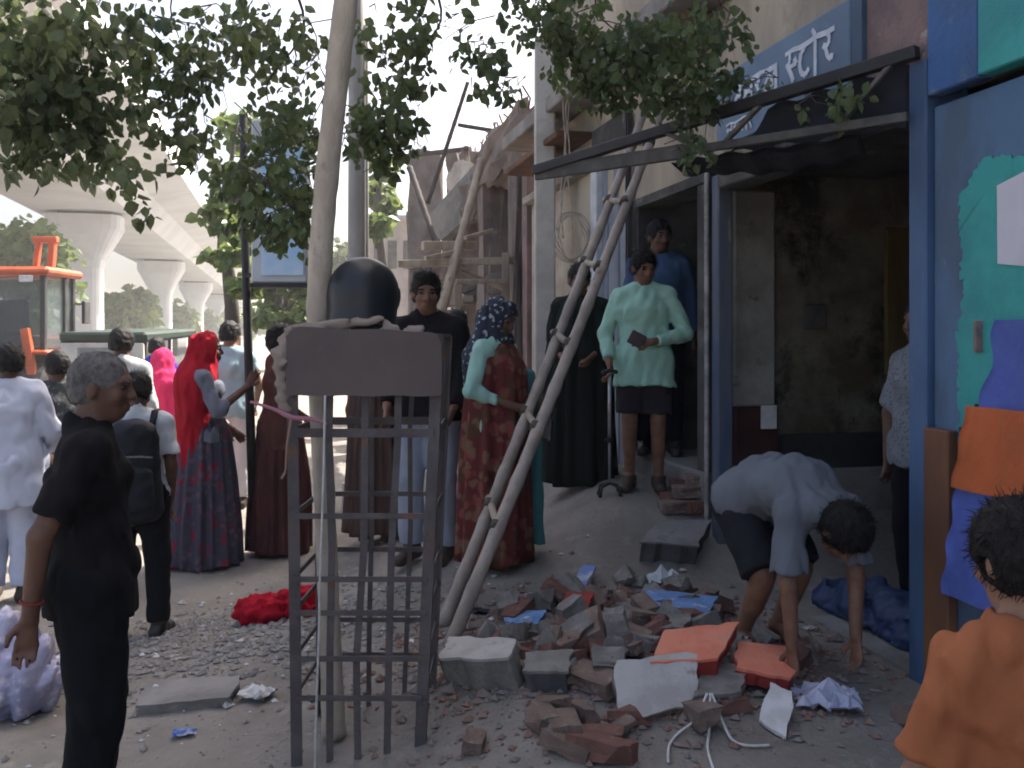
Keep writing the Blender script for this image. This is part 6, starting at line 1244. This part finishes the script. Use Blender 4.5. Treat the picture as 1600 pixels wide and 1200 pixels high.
# large pieces, each placed by its corners
def slab(name, quad, th, mat, label, cat, edge=None, amp=.006, und=None, n=7):
    """broken plate: painted skin on a thick ragged body"""
    q = [Vector(p) for p in quad]; nm = (q[2] - q[0]).cross(q[3] - q[1]).normalized(); c0_ = sum(q, Vector()) / 4; q = [p - nm * (p - c0_).dot(nm) for p in q]
    if nm.z < 0: nm = -nm
    r = thing(name, tuple(sum(q, Vector()) / 4 - nm * th), label, cat)
    def ring(off, sh):
        pts = []
        for i in range(4):
            for k in range(n):
                p = q[i].lerp(q[(i + 1) % 4], k / n); pts.append(p + off)
        return pts
    jit = []; jv = Vector((0, 0, 0))
    for _ in range(4 * n): jv = jv * .72 + Vector((rng.gauss(0, amp), rng.gauss(0, amp), 0)); jit.append(jv.copy())
    jit = [j - nm * j.dot(nm) for j in jit]
    jit2 = [j + Vector((rng.gauss(0, amp), rng.gauss(0, amp), 0)) for j in jit]
    m = 4 * n; cN = sum(q, Vector()) / 4
    def plate(nme, t0, t1, mt, shrink, jj):
        T0 = [cN + (p + j - cN) * shrink - nm * t0 for p, j in zip(ring(Vector(), 0), jj)]; T1 = [cN + (p + j - cN) * shrink - nm * t1 for p, j in zip(ring(Vector(), 0), jj)]
        mid = [cN + (p - cN) * .5 - nm * (t0 + 0.0) for p in T0]
        V = T0 + T1 + mid + [cN - nm * t0, cN - nm * t1]; c0 = 3 * m; c1 = 3 * m + 1; Fc = []
        for i in range(m):
            j = (i + 1) % m; Fc += [(i, j, 2 * m + j, 2 * m + i), (2 * m + i, 2 * m + j, c0), (j, i, m + i, m + j), (m + j, m + i, c1)]
        put(nme, V, Fc, mt, r)
    plate('painted_face', 0, .012, mat, 1, jit); plate('broken_backing', .0121, th, und or m_brickd, .97, jit2)
    return r
def gq(pts, dz): return [ghit(px, py) + Vector((0, 0, dz[i] if isinstance(dz, (list, tuple)) else dz)) for i, (px, py) in enumerate(pts)]
slab('plaster_slab', gq([(985, 990), (1090, 992), (1120, 962), (1010, 958)], [.085, .07, .10, .12]), .05, m_bpl, 'large blue painted plaster slab lying on bricks at the back of the heap', 'slab', und=m_wpl)
slab('plaster_slab', gq([(785, 982), (838, 986), (852, 968), (790, 966)], [.03, .03, .04, .05]), .025, m_bpl, 'small blue painted plaster piece on the ground left of the heap', 'slab', und=m_wpl)
slab('plaster_slab', gq([(876, 935), (900, 945), (935, 905), (912, 898)], [.03, .04, .07, .06]), .03, M('pale_blue_plaster', (0.40, 0.44, 0.52), (0.14, 0.22, 0.48), scale=6, rough=.8), 'narrow pale blue plaster strip tilted at the far edge of the heap', 'slab', und=m_wpl)
slab('plaster_slab', gq([(1012, 1090), (1120, 1090), (1160, 1045), (1035, 1038)], [.125, .16, .18, .16]), .07, m_opl, 'large orange painted plaster slab on top of the heap', 'slab', und=m_redpl)
slab('plaster_slab', gq([(1150, 1085), (1240, 1095), (1250, 1050), (1160, 1048)], [.10, .09, .10, .12]), .06, m_opl, 'smaller orange painted plaster slab by the bending man\'s hand', 'slab', und=m_redpl)
slab('plaster_slab', gq([(965, 1140), (1085, 1120), (1092, 1085), (970, 1086)], [.03, .05, .16, .14]), .05, m_wpl, 'whitewashed plaster slab leaning on the front of the heap', 'slab', und=m_brickd)
slab('masonry_block', gq([(685, 1080), (796, 1082), (806, 1052), (700, 1050)], [.14, .14, .15, .15]), .16, m_wpl, 'grey masonry block lying right of the tree guard', 'block', und=m_mort)
slab('masonry_block', gq([(815, 1088), (890, 1088), (895, 1060), (825, 1060)], [.10, .10, .12, .11]), .11, m_mort, 'dark grey masonry block between the heap and the other block', 'block', und=M('dark_masonry', (0.10, 0.10, 0.10), (0.07, 0.07, 0.07), scale=6, rough=.95, bump=.5))
slab('masonry_block', gq([(1085, 1120), (1160, 1110), (1170, 1070), (1095, 1075)], [.07, .08, .09, .09]), .08, m_mort, 'round edged mortar block under the orange slabs', 'block', und=m_mort)
slab('masonry_block', gq([(1000, 885), (1090, 890), (1110, 845), (1030, 842)], [.14, .14, .12, .12]), .20, m_conc, 'dark concrete block at the foot of the left blue door post', 'block', und=M('dark_masonry', (0.10, 0.10, 0.10)))
slab('concrete_slab', gq([(212, 1118), (362, 1106), (376, 1074), (235, 1080)], [.045, .05, .055, .05]), .055, m_conc, 'flat grey concrete slab on the ground behind the older man', 'slab', und=m_mort)
for k, (pts) in enumerate((((900, 1010), (950, 1015), (960, 990), (915, 985)), ((870, 975), (920, 985), (930, 955), (885, 950)), ((760, 1035), (800, 1038), (805, 1018), (768, 1016)), ((1030, 1010), (1075, 1015), (1085, 990), (1040, 988)))):
    slab('plaster_fragment', gq(pts, [.08, .09, .10, .08] if k != 2 else [.03] * 4), .04, [m_mort, m_redpl, m_wpl, m_mort][k], ['grey plaster fragment in the middle of the heap', 'dull red plaster fragment near the far edge of the heap', 'pale plaster fragment lying behind the grey masonry block', 'grey plaster fragment between the blue and orange slabs'][k], 'fragment')
# paper, plastic and cloth
def crumple(name, px, py, w_, d_, h_, mat, label, cat, seed, part='crumpled_sheet', n=7, dz=0.0):
    p = ghit(px, py); r = np.random.default_rng(seed); t = thing(name, tuple(p + Vector((0, 0, dz))), label, cat, rz=rng.uniform(-.5, .5)); V = []; Fc = []
    for s in (0, 1):
        hs = np.random.default_rng(seed + 1)
        for i in range(n + 1):
            for j in range(n + 1):
                x = (i / n - .5) * w_; y = (j / n - .5) * d_; e = 1 - max(abs(i / n - .5), abs(j / n - .5)) * 1.2
                V.append((x + hs.normal() * w_ * .035, y + hs.normal() * d_ * .035, .006 + max(0, h_ * e * (.6 + .28 * hs.normal())) + (0.003 if s else 0)))
    n1 = (n + 1) ** 2
    for s in (0, 1):
        for i in range(n):
            for j in range(n):
                a = s * n1 + i * (n + 1) + j; q = (a, a + n + 1, a + n + 2, a + 1); Fc.append(q if s else q[::-1])
    put(part, V, Fc, mat, t, local=True); return t
m_paper = M('white_litter_paper', (0.62, 0.61, 0.60), (0.5, 0.49, 0.48), scale=8, rough=.8); m_film = M('pale_plastic_film', (0.50, 0.50, 0.60), (0.36, 0.38, 0.50), (0.62, 0.60, 0.66), scale=9, rough=.35)
crumple('white_wrapper', 1036, 912, .20, .16, .09, M('white_plastic', (0.58, 0.60, 0.62), scale=6, rough=.4), 'crumpled white plastic wrapper at the back of the heap', 'wrapper', 3)
crumple('white_wrapper', 402, 1090, .14, .12, .06, m_paper, 'crumpled white paper wrapper left of the tree guard foot', 'wrapper', 5)
crumple('white_wrapper', 240, 1090, .09, .08, .07, m_paper, 'small crumpled white paper at the left end of the concrete slab', 'wrapper', 6)
crumple('white_wrapper', 327, 876, .10, .08, .11, m_paper, 'white paper cup shaped litter at the hem of the floral skirt', 'wrapper', 7)
crumple('blue_wrapper', 288, 1150, .09, .05, .03, M('blue_foil', (0.10, 0.20, 0.55), (0.5, 0.52, 0.6), scale=14, rough=.3), 'small blue and white foil wrapper on the ground by the slab', 'wrapper', 8)
crumple('clear_plastic_bag', 1292, 1100, .24, .20, .09, m_film, 'crumpled pale plastic bag right of the bending man\'s hands', 'plastic bag', 9, n=9)
crumple('red_packet', 826, 944, .16, .08, .06, M('dark_red_foil', (0.25, 0.02, 0.03), (0.5, 0.45, 0.45), scale=10, rough=.4), 'dark red and white packet above the small blue plaster piece', 'packet', 10)
crumple('dark_rag', 745, 958, .14, .07, .03, cloth('charcoal_rag', (0.05, 0.05, 0.06)), 'dark rag lying by the foot of the ladder', 'rag', 12)
crumple('pale_wrapper', 1265, 985, .06, .03, .02, m_paper, 'tiny white paper scrap on the shop threshold', 'wrapper', 13)
cardp = gq([(1190, 1135), (1222, 1160), (1236, 1110), (1205, 1098)], [.02, .02, .07, .08]); slab('white_card', cardp, .016, m_paper, 'stiff white card standing against the heap\'s front right', 'card', und=m_paper)
p = ghit(425, 968); rc = thing('red_cloth_bundle', tuple(p), 'bright red cloth bundle lying on the gravel left of the tree guard', 'cloth'); m_rcl = cloth('bright_red_cloth', (0.36, 0.008, 0.022), (0.24, 0.006, 0.016), bump=.4, bscale=18)
v = Vol((-.35, -.25, -.06), (.4, .25, .3), .011); v.ell((-.06, 0, .05), (.15, .11, .075), .05); v.ell((.10, .03, .06), (.13, .10, .085), .05); v.cone((.1, .04, .1), (.2, .06, .14), .05, .035, .05); v.cone((.18, .04, .06), (.30, .08, .05), .06, .04, .04); v.wrinkle(.014, .08, 2); v.wrinkle(.008, .04, 3); v.cut((0, 0, -1), (0, 0, -.02)); vol_obj('folded_cloth', v, m_rcl, rc)
p = ghit(22, 1112); bg_ = thing('plastic_sack', tuple(p), 'bulging translucent white and mauve plastic sack at the left edge', 'sack'); m_sack = M('mauve_white_plastic', (0.42, 0.40, 0.54), (0.28, 0.28, 0.42), (0.66, 0.62, 0.68), scale=7, rough=.3, bump=.4, bscale=14, thr3=(.54, .66))
v = Vol((-.35, -.3, -.05), (.35, .3, .5), .012); v.ell((0, 0, .14), (.20, .16, .16), .06); v.ell((.03, 0, .25), (.14, .12, .09), .06); v.cone((0, 0, .3), (-.03, .02, .40), .05, .06, .05); v.wrinkle(.022, .16, 4, (1, 1, .6), True); v.wrinkle(.006, .05, 6, (1, 1, .6), True); v.cut((0, 0, -1), (0, 0, -.01)); vol_obj('sack_film', v, m_sack, bg_)
# blue tub lying in the shop entrance
p = F(.62, -.28, .135); tb_ = thing('blue_tarpaulin_bundle', tuple(p), 'dark blue tarpaulin bundle lying across the shop threshold', 'bundle')
v = Vol((-.6, -.6, -.05), (.6, .6, .5), .014); a_ = np.array(T); n_ = np.array(NN)
v.cone(-a_ * .36 - n_ * .02, a_ * .38 + n_ * .02, .15, .14, .05); v.cone(-a_ * .3 + vec(0, 0, .08), a_ * .2 + vec(0, 0, .10), .12, .10, .06); v.wrinkle(.016, .12, 4); v.wrinkle(.008, .05, 5); v.cut((0, 0, -1), (0, 0, -.0)); vol_obj('tarpaulin_folds', v, M('navy_tarpaulin', (0.018, 0.04, 0.11), (0.012, 0.026, 0.07), scale=5, rough=.5, bump=.3), tb_)
o = fbox('white_bottle', .18, .22, -.62, -.58, .135, .30, m_paper, None, bevel=.012); tag(o, 'small white plastic bottle standing inside the shop', 'bottle')
nt2 = fpatch('paper_label', [(1, 1), (1, 1.1), (.9, 1.1), (.9, 1)], 0, .002, m_paper, None); bpy.data.objects.remove(nt2)
V = [F(1.975 - .004 * s, -.44 + a * .11, .98 + b_ * .15) for s in (0, 1) for a, b_ in ((0, 0), (1, 0), (1, 1), (0, 1))]; o = put('paper_label', V, BOXF, m_paper); tag(o, 'white paper label pasted on the maroon dado inside the shop', 'label')
# white flex from the heap
m_fx = m_wcab
for k, pts in enumerate((((1105, 1122, .09), (1085, 1138, .03), (1060, 1150, .01), (1046, 1168, .008), (1044, 1195, .008)), ((1110, 1122, .09), (1108, 1150, .02), (1106, 1175, .008), (1118, 1215, .008)), ((1112, 1122, .09), (1135, 1150, .02), (1150, 1164, .008), (1175, 1169, .008), (1202, 1168, .008)))):
    o = limb([ghit(a, b_) + Vector((0, 0, c_)) for a, b_, c_ in pts], [.0052] * len(pts), 'white_flex', m_fx, None, n=6)
    tag(o, ['left strand of white electric flex trailing from the heap', 'middle strand of white electric flex running towards the camera', 'right strand of white electric flex trailing from the heap'][k], 'cable')
# sunlit dust in the air over the road
hz = MB().box(-900, 900, -120, 1700, -1.6, 13).build('haze', None); hz['kind'] = 'stuff'
mh = bpy.data.materials.new('dusty_air'); mh.use_nodes = True; mh.node_tree.nodes.remove(mh.node_tree.nodes['Principled BSDF'])
pv_ = mh.node_tree.nodes.new('ShaderNodeVolumePrincipled'); pv_.inputs['Color'].default_value = (0.96, 0.96, 0.95, 1); pv_.inputs['Density'].default_value = 0.0022; pv_.inputs['Anisotropy'].default_value = 0.3
mh.node_tree.links.new(pv_.outputs[0], mh.node_tree.nodes['Material Output'].inputs['Volume']); hz.data.materials.append(mh)
# gravel and dust: uncountable
r = np.random.default_rng(77)
def scatter(name, n, cx, cy, rx, ry, smin, smax, mat, seed, label, cat):
    r = np.random.default_rng(seed); oct_v = np.array([(1, 0, 0), (-1, 0, 0), (0, 1, 0), (0, -1, 0), (0, 0, 1), (0, 0, -1)], float); oct_f = np.array([(0, 2, 4), (2, 1, 4), (1, 3, 4), (3, 0, 4), (2, 0, 5), (1, 2, 5), (3, 1, 5), (0, 3, 5)])
    x = cx + r.normal(size=n) * rx; y = cy + r.normal(size=n) * ry; s = smin + (smax - smin) * r.random(n) ** 3
    z = g(x, y); V = oct_v[None] * (s[:, None, None] * (0.55 + .9 * r.random((n, 6, 1)))) * np.array([1, 1, .55]); a = r.random(n) * 6.28
    ca, sa = np.cos(a)[:, None], np.sin(a)[:, None]; X = V[:, :, 0] * ca - V[:, :, 1] * sa; Y = V[:, :, 0] * sa + V[:, :, 1] * ca
    V = np.stack([X + x[:, None], Y + y[:, None], V[:, :, 2] + (z + s * .25)[:, None]], 2).reshape(-1, 3); Fc = (np.arange(n)[:, None, None] * 6 + oct_f[None]).reshape(-1, 3)
    me = bpy.data.meshes.new(name); me.from_pydata(V.tolist(), [], Fc.tolist()); o = link(name, me, mat); tag(o, label, cat, kind='stuff')
m_grav = M('grey_gravel', (0.27, 0.255, 0.24), (0.20, 0.19, 0.18), (0.40, 0.385, 0.365), scale=14, rough=.95, thr3=(.56, .6)); m_crumb = M('brick_crumbs', (0.22, 0.13, 0.10), (0.20, 0.18, 0.165), scale=10, rough=.95)
scatter('gravel', 4500, -1.5, 4.95, .6, .42, .004, .028, m_grav, 1, 'grey gravel spread over the ground on the left', 'gravel')
scatter('brick_crumbs', 12000, .5, 4.15, .46, .40, .003, .026, m_crumb, 2, 'brick crumbs and mortar dust around the rubble heap', 'rubble')
scatter('brick_chips', 2200, .42, 4.2, .36, .30, .012, .045, m_crumb, 6, 'small brick chips filling the gaps of the rubble heap', 'rubble')
scatter('grit', 6000, -.2, 4.3, 1.7, 1.3, .002, .010, m_grav, 3, 'fine grit scattered all over the ground', 'grit')
scatter('paper_scraps', 160, -1.2, 4.8, .9, .8, .008, .03, m_paper, 4, 'white scraps scattered over the gravel', 'litter')

# every loose piece is told apart by the landmark it lies at and its place in the row seen from the camera
MARKS = [('large orange slab', 1085, 1060), ('small orange slab', 1205, 1070), ('large blue slab', 1050, 975), ('whitewashed slab', 1030, 1110), ('grey masonry block', 745, 1070), ('dark masonry block', 855, 1075), ('small blue slab', 818, 975), ('white wrapper', 1036, 905), ('front edge of the frame', 860, 1165), ('middle fragment', 930, 1000), ('right blue door post', 1440, 1130), ('left door post', 1080, 790)]
ORD = 'leftmost second third fourth fifth sixth seventh eighth ninth tenth eleventh twelfth thirteenth fourteenth fifteenth sixteenth seventeenth eighteenth nineteenth twentieth'.split()
ORD += ['twenty-' + q for q in ['first'] + ORD[1:9]]
rows = {}
for o in LOOSE:
    p = o.location; sx = 800 + p.x / p.y * FPX; sy = HOR + (EYE - p.z) / p.y * FPX
    mk = min(MARKS, key=lambda m_: math.hypot(sx - m_[1], (sy - m_[2]) * 1.3))[0]
    kind_ = 'grey mortar lumps' if o.name.startswith('rubble') else ('red broken bricks' if o.data.materials[0].name.startswith('broken_red') else 'dusty brown bricks')
    rows.setdefault((kind_, mk), []).append((sx, o))
for (kind_, mk), L_ in rows.items():
    L_.sort(key=lambda q_: q_[0])
    for i, (sx, o) in enumerate(L_):
        o['label'] = ('only one of the %s by the %s' % (kind_, mk)) if len(L_) == 1 else ('%s from the left of the %s by the %s' % (ORD[i], kind_, mk) if i else 'leftmost of the %s by the %s' % (kind_, mk))
